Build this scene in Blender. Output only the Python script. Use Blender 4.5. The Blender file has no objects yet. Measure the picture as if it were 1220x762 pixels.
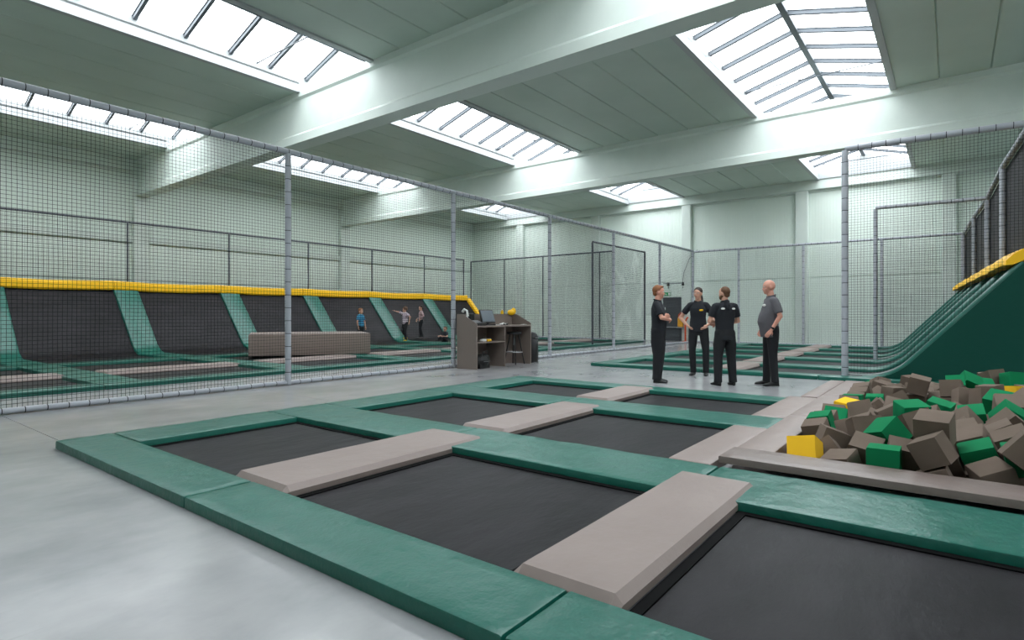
import bpy, math, random
from mathutils import Vector, Matrix, Euler, noise
random.seed(11)
R = math.radians
# ---------------------------------------------------------------- camera, world, light, exposure
sc = bpy.context.scene
col = sc.collection
CAM_H = 1.15
cam_d = bpy.data.cameras.new('camera'); cam = bpy.data.objects.new('camera', cam_d); col.objects.link(cam)
cam_d.sensor_fit = 'HORIZONTAL'; cam_d.sensor_width = 36.0; cam_d.lens = 36.0*682.0/1220.0
cam_d.clip_start = 0.05; cam_d.clip_end = 300
cam_d.shift_y = -6.0/1220.0
cam.location = (0, 0, CAM_H)
cam.rotation_euler = (R(90), 0, R(37.6-90))
sc.camera = cam
w = bpy.data.worlds.new('overcast'); sc.world = w; w.use_nodes = True
w.node_tree.nodes['Background'].inputs[0].default_value = (0.98, 0.98, 1.0, 1)
w.node_tree.nodes['Background'].inputs[1].default_value = 3.0
sc.view_settings.view_transform = 'Standard'; sc.view_settings.look = 'None'
sc.view_settings.gamma = 1.0; sc.view_settings.use_curve_mapping = False
sc.view_settings.exposure = 1.58
CEIL = 6.3
BEAMS = [(-0.7, -0.3), (7.45, 7.85), (15.6, 16.0)]
XFAR, YLEFT, XBACK, YRIGHT = 24.6, 21.8, -3.2, -12.0
BAYS = [(-0.3, 7.45), (7.85, 15.6), (16.0, 24.35)]
SKY = [(16.7, 19.1), (9.35, 11.93), (1.1, 4.05), (-6.9, -4.1)]
for bx0, bx1 in [(-.3, XFAR-.25)]:      # daylight portals in the mouths of the roof lights
    for sy0, sy1 in SKY:
        ld = bpy.data.lights.new('daylight', 'AREA'); ld.shape = 'RECTANGLE'
        ld.size = bx1-bx0; ld.size_y = sy1-sy0; ld.cycles.is_portal = True
        lo = bpy.data.objects.new('daylight_portal', ld); col.objects.link(lo)
        lo.location = ((bx0+bx1)/2, (sy0+sy1)/2, 7.35)

# ---------------------------------------------------------------- helpers
def tag(o, label=None, cat=None, group=None, kind=None):
    if label: o['label'] = label
    if cat: o['category'] = cat
    if group: o['group'] = group
    if kind: o['kind'] = kind
    return o
def empty(name, loc=(0, 0, 0), label=None, cat=None, group=None, kind=None, rz=0):
    o = bpy.data.objects.new(name, None); col.objects.link(o); o.empty_display_size = .2
    o.location = loc; o.rotation_euler = (0, 0, rz)
    return tag(o, label, cat, group, kind)
def link(name, me, parent=None, loc=None, rot=None, scale=None):
    o = bpy.data.objects.new(name, me); col.objects.link(o)
    if parent is not None: o.parent = parent
    if loc is not None: o.location = loc
    if rot is not None: o.rotation_euler = rot
    if scale is not None: o.scale = scale
    return o
class MB:
    def __init__(s): s.v = []; s.f = []
    def add(s, vs, fs):
        n = len(s.v); s.v += [tuple(v) for v in vs]; s.f += [tuple(i+n for i in f) for f in fs]; return s
    def box(s, x0, x1, y0, y1, z0, z1):
        return s.add([(x0,y0,z0),(x1,y0,z0),(x1,y1,z0),(x0,y1,z0),(x0,y0,z1),(x1,y0,z1),(x1,y1,z1),(x0,y1,z1)],
            [(3,2,1,0),(4,5,6,7),(0,1,5,4),(1,2,6,5),(2,3,7,6),(3,0,4,7)])
    def cbox(s, x0, x1, y0, y1, z0, z1, b=.01):       # box with all twelve edges chamfered
        X=(x0,x1);Y=(y0,y1);Z=(z0,z1);vs=[];ix={}
        for i in (0,1):
            for j in (0,1):
                for k in (0,1):
                    sx=b if i==0 else -b; sy=b if j==0 else -b; sz=b if k==0 else -b
                    for a,p in enumerate(((X[i],Y[j]+sy,Z[k]+sz),(X[i]+sx,Y[j],Z[k]+sz),(X[i]+sx,Y[j]+sy,Z[k]))):
                        ix[i,j,k,a]=len(vs);vs.append(p)
        fs=[]
        q=((0,0),(1,0),(1,1),(0,1))
        for i in (0,1):
            fs.append([ix[i,a,c,0] for a,c in q]); fs.append([ix[a,i,c,1] for a,c in q]); fs.append([ix[a,c,i,2] for a,c in q])
        for i in (0,1):
            for j in (0,1):
                fs.append([ix[i,j,0,0],ix[i,j,1,0],ix[i,j,1,1],ix[i,j,0,1]])
                fs.append([ix[i,0,j,0],ix[i,1,j,0],ix[i,1,j,2],ix[i,0,j,2]])
                fs.append([ix[0,i,j,1],ix[1,i,j,1],ix[1,i,j,2],ix[0,i,j,2]])
                for k in (0,1): fs.append([ix[i,j,k,0],ix[i,j,k,1],ix[i,j,k,2]])
        cx,cy,cz=(x0+x1)/2,(y0+y1)/2,(z0+z1)/2; c=Vector((cx,cy,cz))
        out=[]
        for f in fs:
            p=[Vector(vs[i]) for i in f]; n=(p[1]-p[0]).cross(p[2]-p[0]); m=sum(p,Vector())/len(p)
            out.append(f if n.dot(m-c)>0 else f[::-1])
        return s.add(vs,out)
    def tube(s, pts, r, n=8, caps=True):
        pts=[Vector(p) for p in pts]; base=len(s.v); m=len(pts)
        rs = r if isinstance(r,(list,tuple)) else [r]*m
        up=Vector((0,0,1)); vs=[];fs=[]
        for i,p in enumerate(pts):
            t=(pts[min(i+1,m-1)]-pts[max(i-1,0)]).normalized()
            a=t.cross(up)
            if a.length<1e-3: a=t.cross(Vector((0,1,0)))
            a.normalize(); b=a.cross(t)
            for k in range(n):
                an=2*math.pi*k/n; vs.append(p+(a*math.cos(an)+b*math.sin(an))*rs[i])
        for i in range(m-1):
            for k in range(n):
                k2=(k+1)%n; fs.append((i*n+k,i*n+k2,(i+1)*n+k2,(i+1)*n+k))
        if caps:
            fs.append(tuple(range(n))[::-1]); fs.append(tuple((m-1)*n+k for k in range(n)))
        return s.add(vs,fs)
    def loft(s, rings, n=16, up=None):
        # rings: (centre, axis_u*ru, axis_v*rv) elliptical rings, capped flat
        vs=[];fs=[];m=len(rings)
        for c,u,v in rings:
            c,u,v=Vector(c),Vector(u),Vector(v)
            for k in range(n):
                an=2*math.pi*k/n; vs.append(c+u*math.cos(an)+v*math.sin(an))
        for i in range(m-1):
            for k in range(n):
                k2=(k+1)%n; fs.append((i*n+k,i*n+k2,(i+1)*n+k2,(i+1)*n+k))
        fs.append(tuple(range(n))[::-1]); fs.append(tuple((m-1)*n+k for k in range(n)))
        return s.add(vs,fs)
    def ell(s, c, r, rot=None, n=14, m=9):
        vs=[];fs=[];c=Vector(c); M=rot.to_matrix() if rot else Matrix.Identity(3)
        vs.append(c+M@Vector((0,0,-r[2])))
        for j in range(1,m):
            ph=-math.pi/2+math.pi*j/m
            for k in range(n):
                an=2*math.pi*k/n; vs.append(c+M@Vector((r[0]*math.cos(ph)*math.cos(an),r[1]*math.cos(ph)*math.sin(an),r[2]*math.sin(ph))))
        vs.append(c+M@Vector((0,0,r[2])));top=len(vs)-1
        for k in range(n):
            k2=(k+1)%n; fs.append((0,1+k2,1+k)); fs.append((top,1+(m-2)*n+k,1+(m-2)*n+k2))
            for j in range(m-2): fs.append((1+j*n+k,1+j*n+k2,1+(j+1)*n+k2,1+(j+1)*n+k))
        return s.add(vs,fs)
    def cap(s, p0, p1, r0, r1, n=12):                 # tapered limb with rounded ends
        p0,p1=Vector(p0),Vector(p1); t=(p1-p0); L=t.length; t=t/L if L>1e-6 else Vector((0,0,1))
        pts=[];rs=[]
        for a in (90,60,30): pts.append(p0-t*r0*math.sin(R(a))); rs.append(max(r0*math.cos(R(a)),.0008))
        for q in (0,.5,1): pts.append(p0+t*L*q); rs.append(r0+(r1-r0)*q)
        for a in (30,60,90): pts.append(p1+t*r1*math.sin(R(a))); rs.append(max(r1*math.cos(R(a)),.0008))
        return s.tube(pts,rs,n)
    def mesh(s, name, mat, smooth=False):
        me=bpy.data.meshes.new(name); me.from_pydata(s.v,[],s.f); me.materials.append(mat)
        if smooth: me.polygons.foreach_set('use_smooth',[True]*len(me.polygons)); me.set_sharp_from_angle(angle=R(50))
        me.update(); return me
    def build(s, name, mat, parent=None, smooth=False, **k):
        return link(name, s.mesh(name,mat,smooth), parent, **k)
def box(name, mat, parent, *b, bev=0):
    m=MB(); (m.cbox(*b,b=bev) if bev else m.box(*b)); return m.build(name, mat, parent)
def fixn(o):
    import bmesh
    b=bmesh.new(); b.from_mesh(o.data); bmesh.ops.recalc_face_normals(b,faces=b.faces); b.to_mesh(o.data); b.free(); return o

# ---------------------------------------------------------------- materials
def srgb(r,g,b):
    return tuple((c/255/12.92 if c/255<=.04045 else ((c/255+.055)/1.055)**2.4) for c in (r,g,b))+(1,)
def mat(name, c, rough=.6, metal=0, bump=None, var=None, coat=0, spec=.5, sheen=0):
    """bump=(scale, strength, distance, stretch) ; var=(scale, second colour, lo, hi)"""
    m=bpy.data.materials.new(name); m.use_nodes=True; nt=m.node_tree; N=nt.nodes; L=nt.links
    b=N['Principled BSDF']; b.inputs['Base Color'].default_value=c; b.inputs['Roughness'].default_value=rough
    b.inputs['Metallic'].default_value=metal; b.inputs['Coat Weight'].default_value=coat
    b.inputs['Specular IOR Level'].default_value=spec; b.inputs['Sheen Weight'].default_value=sheen
    tc=N.new('ShaderNodeTexCoord')
    def nz(scale,stretch,detail=5,rough=.6):
        mp=N.new('ShaderNodeMapping'); mp.inputs['Scale'].default_value=stretch
        geo=N.new('ShaderNodeNewGeometry') ; L.new(geo.outputs['Position'],mp.inputs[0])
        n=N.new('ShaderNodeTexNoise'); n.inputs['Scale'].default_value=scale; n.inputs['Detail'].default_value=detail
        n.inputs['Roughness'].default_value=rough; L.new(mp.outputs[0],n.inputs[0]); return n
    if var:
        n=nz(var[0],var[4] if len(var)>4 else (1,1,1)); r=N.new('ShaderNodeMapRange')
        r.inputs[1].default_value=var[2]; r.inputs[2].default_value=var[3]; L.new(n.outputs[0],r.inputs[0])
        mx=N.new('ShaderNodeMix'); mx.data_type='RGBA'; mx.inputs[6].default_value=c; mx.inputs[7].default_value=var[1]
        L.new(r.outputs[0],mx.inputs[0]); L.new(mx.outputs[2],b.inputs['Base Color'])
    if bump:
        n=nz(bump[0],bump[3] if len(bump)>3 else (1,1,1)); bp=N.new('ShaderNodeBump')
        bp.inputs['Strength'].default_value=bump[1]; bp.inputs['Distance'].default_value=bump[2]
        L.new(n.outputs[0],bp.inputs['Height']); L.new(bp.outputs[0],b.inputs['Normal'])
    return m
M={}
M['mint']=mat('painted_concrete',srgb(216,225,218),.55,bump=(30,.15,.004),var=(.7,srgb(205,215,208),.35,.7))
M['ceil']=mat('ceiling_slab',srgb(192,205,195),.6,bump=(25,.2,.004),var=(.8,srgb(184,198,188),.35,.7))
M['curb']=mat('white_curb',srgb(172,176,177),.5)
M['alu']=mat('aluminium_bar',srgb(92,98,104),.5,.3)
M['gap']=mat('dark_gap',srgb(25,28,27),.9)
# ribbed sheet wall
def ribbed(name,c):
    m=mat(name,c,.45); nt=m.node_tree;N=nt.nodes;L=nt.links
    geo=N.new('ShaderNodeNewGeometry'); sep=N.new('ShaderNodeSeparateXYZ'); L.new(geo.outputs['Position'],sep.inputs[0])
    ad=N.new('ShaderNodeMath'); ad.operation='ADD'; L.new(sep.outputs[0],ad.inputs[0]); L.new(sep.outputs[1],ad.inputs[1])
    mu=N.new('ShaderNodeMath'); mu.operation='MULTIPLY'; mu.inputs[1].default_value=2*math.pi/.1; L.new(ad.outputs[0],mu.inputs[0])
    si=N.new('ShaderNodeMath'); si.operation='SINE'; L.new(mu.outputs[0],si.inputs[0])
    bp=N.new('ShaderNodeBump'); bp.inputs['Strength'].default_value=.35; bp.inputs['Distance'].default_value=.006
    L.new(si.outputs[0],bp.inputs['Height']); L.new(bp.outputs[0],N['Principled BSDF'].inputs['Normal']); return m
M['sheet']=ribbed('ribbed_wall_sheet',srgb(220,231,222))
def floor_mat():
    m=mat('polished_concrete',srgb(160,164,163),.3,spec=.6); nt=m.node_tree;N=nt.nodes;L=nt.links;b=N['Principled BSDF']
    geo=N.new('ShaderNodeNewGeometry')
    def nz(s,d,r=.6,st=(1,1,1)):
        mp=N.new('ShaderNodeMapping'); mp.inputs['Scale'].default_value=st; L.new(geo.outputs['Position'],mp.inputs[0]); mp.inputs['Location'].default_value=(3.3,1.7,.43)
        n=N.new('ShaderNodeTexNoise'); n.inputs['Scale'].default_value=s; n.inputs['Detail'].default_value=d; n.inputs['Roughness'].default_value=r
        L.new(mp.outputs[0],n.inputs[0]); return n
    a=nz(.8,6,.62,(1,1.5,1)); ar=N.new('ShaderNodeMapRange'); ar.inputs[1].default_value=.25; ar.inputs[2].default_value=.75; L.new(a.outputs[0],ar.inputs[0])
    r=N.new('ShaderNodeMix'); r.data_type='RGBA'; r.inputs[6].default_value=srgb(132,134,138); r.inputs[7].default_value=srgb(176,174,175); L.new(ar.outputs[0],r.inputs[0])
    c=nz(1.7,4,.55); cr=N.new('ShaderNodeMapRange'); cr.inputs[1].default_value=.25; cr.inputs[2].default_value=.75; cr.inputs[3].default_value=.9; cr.inputs[4].default_value=1.07
    L.new(c.outputs[0],cr.inputs[0]); mx=N.new('ShaderNodeVectorMath'); mx.operation='SCALE'; L.new(r.outputs[2],mx.inputs[0]); L.new(cr.outputs[0],mx.inputs['Scale'])
    # a few thin scratches and scuffs
    v=nz(6,3,.55,(.25,3.5,1)); vr=N.new('ShaderNodeMapRange'); vr.inputs[1].default_value=.70; vr.inputs[2].default_value=.76; vr.inputs[3].default_value=1; vr.inputs[4].default_value=.9; L.new(v.outputs[0],vr.inputs[0])
    m3=N.new('ShaderNodeVectorMath'); m3.operation='SCALE'; L.new(mx.outputs[0],m3.inputs[0]); L.new(vr.outputs[0],m3.inputs['Scale'])
    L.new(m3.outputs[0],b.inputs['Base Color'])
    q=N.new('ShaderNodeMapRange'); q.inputs[1].default_value=.3; q.inputs[2].default_value=.7; q.inputs[3].default_value=.2; q.inputs[4].default_value=.34
    b.inputs['Roughness'].default_value=.2
    return m
M['floor']=floor_mat()
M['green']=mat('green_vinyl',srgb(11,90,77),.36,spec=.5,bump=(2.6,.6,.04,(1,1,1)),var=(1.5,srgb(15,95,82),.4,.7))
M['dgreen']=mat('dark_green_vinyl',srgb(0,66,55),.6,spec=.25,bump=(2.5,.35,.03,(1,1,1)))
M['taupe']=mat('taupe_vinyl',srgb(141,126,121),.45,spec=.4,bump=(2.4,.4,.03),var=(1.2,srgb(133,118,113),.4,.7))
M['rim']=mat('taupe_rim_vinyl',srgb(118,104,99),.42,bump=(6,.4,.02))
M['block']=mat('foam_block_cover',srgb(122,107,99),.6,bump=(3,.4,.03))
M['bed']=mat('trampoline_fabric',srgb(20,18,21),.5,spec=.16,bump=(2.2,.3,.03,(1,2.2,1)),var=(1.6,srgb(38,35,39),.35,.75,(1,2.5,1)))
M['frame']=mat('black_frame',srgb(8,8,9),.8,spec=.1)
M['yellow']=mat('yellow_vinyl',srgb(255,196,14),.45,bump=(5,.3,.02))
M['foam']=mat('grey_foam_sleeve',srgb(170,173,181),.42,bump=(25,.15,.004))
M['tie']=mat('black_tie',srgb(28,29,31),.6)
M['net']=mat('net_cord',srgb(26,31,31),.8,spec=.2)
M['mesh_black']=mat('black_padding',srgb(30,30,32),.8,bump=(60,.4,.01))
M['cube_taupe']=mat('taupe_foam',srgb(112,98,88),.9,spec=.15,bump=(120,.2,.002),var=(3,srgb(103,90,80),.4,.7))
M['cube_green']=mat('green_foam',srgb(14,118,74),.9,spec=.15,bump=(120,.2,.002))
M['cube_yellow']=mat('yellow_foam',srgb(240,188,44),.9,spec=.15,bump=(120,.2,.002))
M['desk']=mat('taupe_laminate',srgb(124,111,104),.5)
M['black']=mat('black_plastic',srgb(20,20,22),.45)
M['screen']=mat('screen_glass',srgb(92,102,112),.2)
M['white']=mat('white_plastic',srgb(225,225,222),.5)
M['steel']=mat('brushed_steel',srgb(170,170,172),.35,.8)
M['skin']=mat('skin',srgb(206,156,134),.55)
M['skin2']=mat('skin_ruddy',srgb(212,152,132),.5)
M['navy']=mat('black_cotton',srgb(24,27,34),.85,bump=(9,.5,.02))
M['pants']=mat('black_trousers',srgb(20,21,26),.85,bump=(8,.5,.02))
M['greyshirt']=mat('grey_cotton',srgb(92,90,95),.85,bump=(9,.5,.02))
M['shoe']=mat('black_shoe',srgb(16,16,17),.6)
M['hair_brown']=mat('brown_hair',srgb(96,66,44),.7,bump=(60,.5,.01))
M['hair_dark']=mat('dark_brown_hair',srgb(48,34,27),.7,bump=(60,.5,.01))
M['hair_red']=mat('ginger_brown_hair',srgb(140,88,54),.7,bump=(60,.5,.01))
M['lips']=mat('lips',srgb(170,100,92),.5)
M['door']=mat('dark_door',srgb(66,69,74),.5)
M['signgreen']=mat('exit_green',srgb(20,150,80),.4)
M['blue']=mat('blue_enamel',srgb(40,90,150),.4)
M['orange']=mat('orange_paint',srgb(235,84,30),.5)
M['amber']=mat('amber_plastic',srgb(228,160,30),.5)
# glass of the roof lights: clear pane that lets the daylight through
g=bpy.data.materials.new('roof_glass'); g.use_nodes=True; nt=g.node_tree; nt.nodes.remove(nt.nodes['Principled BSDF'])
tr=nt.nodes.new('ShaderNodeBsdfTransparent'); tr.inputs[0].default_value=(.93,.96,.97,1)
gl=nt.nodes.new('ShaderNodeBsdfGlossy'); gl.inputs['Roughness'].default_value=.1
mx=nt.nodes.new('ShaderNodeMixShader'); mx.inputs[0].default_value=.06
nt.links.new(tr.outputs[0],mx.inputs[1]); nt.links.new(gl.outputs[0],mx.inputs[2]); nt.links.new(mx.outputs[0],nt.nodes['Material Output'].inputs[0])
M['glass']=g
# ---------------------------------------------------------------- hall shell
fl=empty('floor',kind='structure')
PX0,PX1,PY0,PY1=4.6,10.32,-2.2,1.1           # foam pit opening
for b in [(XBACK,1.62,YRIGHT,YLEFT),(1.626,PX0-.003,YRIGHT,10.0),(1.626,PX0-.003,10.006,YLEFT),
          (PX0+.003,PX1,YRIGHT,PY0),(PX0+.003,PX1,PY1,10.0),(PX0+.003,PX1,10.006,YLEFT),
          (PX1+.006,XFAR,YRIGHT,10.0),(PX1+.006,XFAR,10.006,YLEFT)]:
    box('floor_slab',M['floor'],fl,b[0],b[1],b[2],b[3],-.2,0)
box('subfloor',M['gap'],fl,XBACK,PX0-.1,YRIGHT,YLEFT,-.3,-.201)
box('subfloor',M['gap'],fl,PX1+.1,XFAR,YRIGHT,YLEFT,-.3,-.201)
box('subfloor',M['gap'],fl,PX0-.1,PX1+.1,PY1+.1,YLEFT,-.3,-.201)

ce=empty('ceiling',kind='structure')
box('ceiling_slab',M['ceil'],ce,XBACK,-.7,YRIGHT,YLEFT,6.3,6.5)
slabs={}
def panel_mesh(L,wd):
    k=(round(L,3),round(wd,3))
    if k not in slabs:
        m=MB(); b=.02
        m.add([(0,0,.0),(L,0,0),(L,wd,0),(0,wd,0),(0,0,.02-b*0),(L,0,.02),(L,wd,.02),(0,wd,.02)],[])
        m.v=[]; m.f=[]
        m.add([(0,b,0),(L,b,0),(L,wd-b,0),(0,wd-b,0),(0,0,b*1.6),(L,0,b*1.6),(L,wd,b*1.6),(0,wd,b*1.6),(0,0,.2),(L,0,.2),(L,wd,.2),(0,wd,.2)],
            [(3,2,1,0),(0,1,5,4),(1,2,6,5),(2,3,7,6),(3,0,4,7),(4,5,9,8),(5,6,10,9),(6,7,11,10),(7,4,8,11),(8,9,10,11)])
        slabs[k]=m.mesh('ceiling_panel',M['ceil'])
    return slabs[k]
for bx0,bx1 in BAYS:
    edges=[YLEFT]+[v for s0,s1 in SKY for v in (s1,s0)]+[YRIGHT]
    for y1,y0 in zip(edges[0::2],edges[1::2]):
        n=round((y1-y0)/.885); wd=(y1-y0)/n
        for i in range(n):
            link('ceiling_panel',panel_mesh(bx1-bx0,wd),ce,loc=(bx0,y0+i*wd,CEIL))

# roof beams: web with wider top and bottom flange
for i,(x0,x1) in enumerate(BEAMS):
    m=MB(); xc=(x0+x1)/2; hw=(x1-x0)/2
    prof=[(-hw,5.12),(hw,5.12),(hw,5.3),(hw-.05,5.36),(hw-.05,6.12),(hw,6.17),(hw,6.33),(-hw,6.33),(-hw,6.17),(-hw+.05,6.12),(-hw+.05,5.36),(-hw,5.3)]
    n=len(prof); vs=[(xc+p[0],YRIGHT,p[1]) for p in prof]+[(xc+p[0],YLEFT,p[1]) for p in prof]
    fs=[tuple(range(n)),tuple(range(n,2*n))[::-1]]+[(k,(k+1)%n+0,(k+1)%n+n,k+n)[::-1] for k in range(n)]
    m.add(vs,fs); o=fixn(m.build('trim_%d'%(i+1),M['mint'])); tag(o,kind='structure')

for x0,x1 in BEAMS:                          # slab strips closing the roof above the beams
    edges=[YLEFT]+[v for s0,s1 in SKY for v in (s1,s0)]+[YRIGHT]
    for y1,y0 in zip(edges[0::2],edges[1::2]): box('ceiling_strip',M['ceil'],ce,x0,x1,y0+(.05 if y0>YRIGHT else 0),y1-(.05 if y1<YLEFT else 0),6.331,6.5)
# roof lights: long ribbons running over the beams
def skylight(idx,x0,x1,y0,y1):
    r=empty('window_%d'%idx,(0,0,0),kind='structure')
    zc=CEIL; zt=CEIL+.33; zr=zt+.4; ym=(y0+y1)/2; t=.09
    for s,y,bx in [(1,y0,q) for q in BAYS]+[(-1,y1,q) for q in BAYS]:  # curb boards, stepped
        x0,x1=bx; m=MB(); ya,yb=(y-t,y) if s>0 else (y,y+t)
        m.box(x0,x1,ya,yb,zc-.035,zt+.02)
        m.box(x0,x1,min(y,y+s*.035),max(y,y+s*.035),zc-.035,zc+.14)
        m.box(x1,min(x1+.4,XFAR-.2),ya,yb,6.332,zt+.02)
        m.build('curb',M['curb'],r)
    x0,x1=BAYS[0][0],BAYS[-1][1]
    for xx in (x0,x1-.06):                                          # gable ends
        m=MB(); vs=[]
        for dx in (0,.06):
            vs+= [(xx+dx,y0,zc),(xx+dx,y1,zc),(xx+dx,y1,zt),(xx+dx,ym,zr),(xx+dx,y0,zt)]
        m.add(vs,[(0,1,2,3,4),(9,8,7,6,5)]+[(k,(k+1)%5,(k+1)%5+5,k+5)[::-1] for k in range(5)])
        fixn(m.build('gable_end',M['curb'],r))
    m=MB(); m.cbox(x0+.06,x1-.06,ym-.06,ym+.06,zr-.09,zr+.02,.008); m.build('ridge_bar',M['alu'],r)
    n=round((x1-x0)/.885); st=(x1-x0)/n
    L=math.hypot(zr-zt,(y1-y0)/2); an=math.atan2(zr-zt,(y1-y0)/2)
    key=(round(y1-y0,3),round(st,3))
    if key not in slabs:
        b=MB(); b.box(-.03,.03,0,L,-.07,.0); b.box(-.045,.045,0,L,0,.012)
        p=MB(); p.box(.046,st-.046,.01,L-.02,.0,.008)
        slabs[key]=(b.mesh('glazing_bar',M['alu']),p.mesh('pane',M['glass']))
    bm_,pm_=slabs[key]
    for s in (1,-1):
        for i in range(n+1):
            x=x0+i*st
            if 0<i<n: link('glazing_bar',bm_,r,loc=(x,y0 if s>0 else y1,zt),rot=(an,0,0) if s>0 else (an,0,math.pi))
        for i in range(n):
            x=x0+i*st+(0 if s>0 else st)
            link('pane',pm_,r,loc=(x,y0 if s>0 else y1,zt+.002),rot=(an,0,0) if s>0 else (an,0,math.pi))
    for xx in [v for q in BAYS for v in (q[0]+1.0,q[1]-1.0)]:
        m=MB(); m.tube([(xx,y0+.0,zt-.03),(xx,y1-.0,zt-.03)],.014,6); m.build('tie_rod',M['alu'],r)
k=0
for sy0,sy1 in SKY:
    k+=1; skylight(k,BAYS[0][0],BAYS[-1][1],sy0,sy1)

# walls
def wall(name,axis,c,a0,a1,pill,seam,plinth=None):
    """axis 'x': wall in plane X=c running along Y ; inward normal sign s"""
    s=-1 if c>5 else 1
    r=empty(name,kind='structure')
    def bx(nm,mt,u0,u1,d0,d1,z0,z1,bev=0):
        lo,hi=sorted((c+s*d0,c+s*d1))
        if axis=='x': return box(nm,mt,r,lo,hi,u0,u1,z0,z1,bev=bev)
        return box(nm,mt,r,u0,u1,lo,hi,z0,z1,bev=bev)
    bx('wall_core',M['mint'],a0,a1,-.3,-.02,0,6.6)
    ed=[a0]+[p for q in pill for p in q]+[a1]
    for u0,u1 in zip(ed[0::2],ed[1::2]):
        if u1-u0<.05: continue
        bx('wall_panel',M['sheet'],u0,u1,-.02,.03,0,seam-.012,.004)
        bx('wall_panel',M['sheet'],u0,u1,-.02,.03,seam+.012,5.98,.004)
        bx('wall_frame',M['mint'],u0,u1,.03,.10,5.86,5.93,.01)
    for p0,p1 in pill: bx('pillar',M['mint'],p0,p1,-.02,.22,0,5.95,.02)
    bx('eaves_beam',M['mint'],a0,a1,-.02,.25,5.93,6.56,.02)
    if plinth: bx('ledge',M['mint'],a0,a1,0,.11,plinth-.22,plinth,.01)
    return r
wall('wall_far','x',XFAR,YRIGHT,YLEFT-.03,[(-9.1,-8.7),(-4.6,-4.2),(-.1,.3),(4.42,4.86),(9.0,9.42),(13.5,13.95),(18.05,18.5)],2.6)
wall('wall_left','y',YLEFT,XBACK,XFAR,[(-.7,-.3),(7.42,7.88),(15.57,16.03)],2.3,3.8)
wall('wall_right','y',YRIGHT,XBACK,XFAR,[(-.7,-.3),(7.42,7.88),(15.57,16.03)],2.3,3.8)
wall('wall_back','x',XBACK,YRIGHT,YLEFT,[(-4.6,-4.2),(4.4,4.86),(13.5,13.95)],2.6)

# far wall furniture: door, signs, pipe with spotlights
d=empty('door_1',(24.56,9.87,0),kind='structure')
box('door_leaf',M['door'],d,-.03,.02,-.45,.45,.62,1.93,bev=.006)
box('door_leaf',M['door'],d,-.03,.02,-.45,.45,.01,.585,bev=.006)
box('push_bar',M['steel'],d,-.09,-.04,-.44,.44,.585,.62,bev=.006)
for y0,y1,z0,z1 in ((-.52,-.46,0,2.0),(.46,.52,0,2.0),(-.46,.46,1.94,2.0)): box('door_frame',M['mint'],d,-.04,.02,y0,y1,z0,z1,bev=.006)
s=empty('exit_sign',(24.52,10.1,2.08),'small green and white exit sign above the dark door','sign')
box('sign_plate',M['signgreen'],s,-.015,.0,-.15,.15,-.075,.075,bev=.004)
m=MB(); m.box(-.018,-.016,-.13,-.03,-.055,.055); m.build('door_symbol',M['white'],s)
m=MB(); m.tube([(-.02,.10,.04),(-.02,.10,.041)],.014,8); m.box(-.021,-.016,.05,.11,-.005,.02); m.box(-.021,-.016,.02,.07,-.035,-.012); m.box(-.021,-.016,.08,.1,-.055,0)
m.build('running_figure_symbol',M['white'],s)
o=MB().tube([(24.55,11.07,2.42),(24.52,11.07,2.42)],.13,20).build('round_sign',M['blue']); tag(o,'round blue safety sign on the far wall above the first man','sign')
m=empty('notice_panel',(24.53,11.07,2.05),'pale blank notice panel under the round blue sign','panel')
box('notice_sheet',M['mint'],m,-.012,0,-.3,.3,-.85,.55,bev=.004)
p=empty('spotlight_bar',(24.4,9.75,2.54),'thin pipe with two dark spotlights above the door','light')
MB().tube([(0,-.42,0),(0,.5,0)],.016,8).build('pipe',M['alu'],p)
for yy in (-.4,.27):
    a=MB().tube([(0,yy,.04),(-.02,yy,-.1)],[.05,.06],12).build('spotlight',M['black'],p)
    MB().tube([(0,yy,-.1),(-.01,yy,-.22)],.018,6).build('bracket',M['black'],a)
o=MB().tube([(24.36,9.36,2.55),(24.37,9.3,3.0),(24.37,9.05,3.6),(24.36,8.7,3.95)],.008,5).build('cable',M['tie']); tag(o,'thin dark cable curving up from the spotlight bar','cable')
o=empty('yellow_carry_box',(24.3,9.42,.62),'amber yellow carrying case with red strap in front of the door','case')
box('case_body',M['amber'],o,-.07,.07,-.12,.12,0,.42,bev=.03)
MB().tube([(0,-.1,.4),(0,-.08,.55),(0,0,.64),(0,.08,.55),(0,.1,.4)],.014,8).build('strap',M['orange'],o)
MB().tube([(-.03,-.1,.4),(-.03,-.04,.6),(-.03,.05,.5)],.012,8).build('strap',M['orange'],o)
box('case_shelf',M['steel'],o,-.12,.12,-.14,.14,-.04,0,bev=.004)
for a in (-.1,.1): MB().tube([(a,0,-.62),(a,0,-.03)],.015,6).build('leg',M['black'],o)
o=empty('orange_post',(24.2,9.17,0),'orange red hand post with bent top right of the dark door','post')
MB().tube([(0,0,0),(0,0,.85),(0,-.06,1.0),(0,-.12,1.05)],.035,10,).build('post_tube',M['orange'],o,True)
MB().tube([(0,.06,.85),(0,.0,.8)],.03,8).build('grip',M['orange'],o,True)
box('base_plate',M['orange'],o,-.09,.09,-.09,.09,0,.02,bev=.004)

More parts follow.
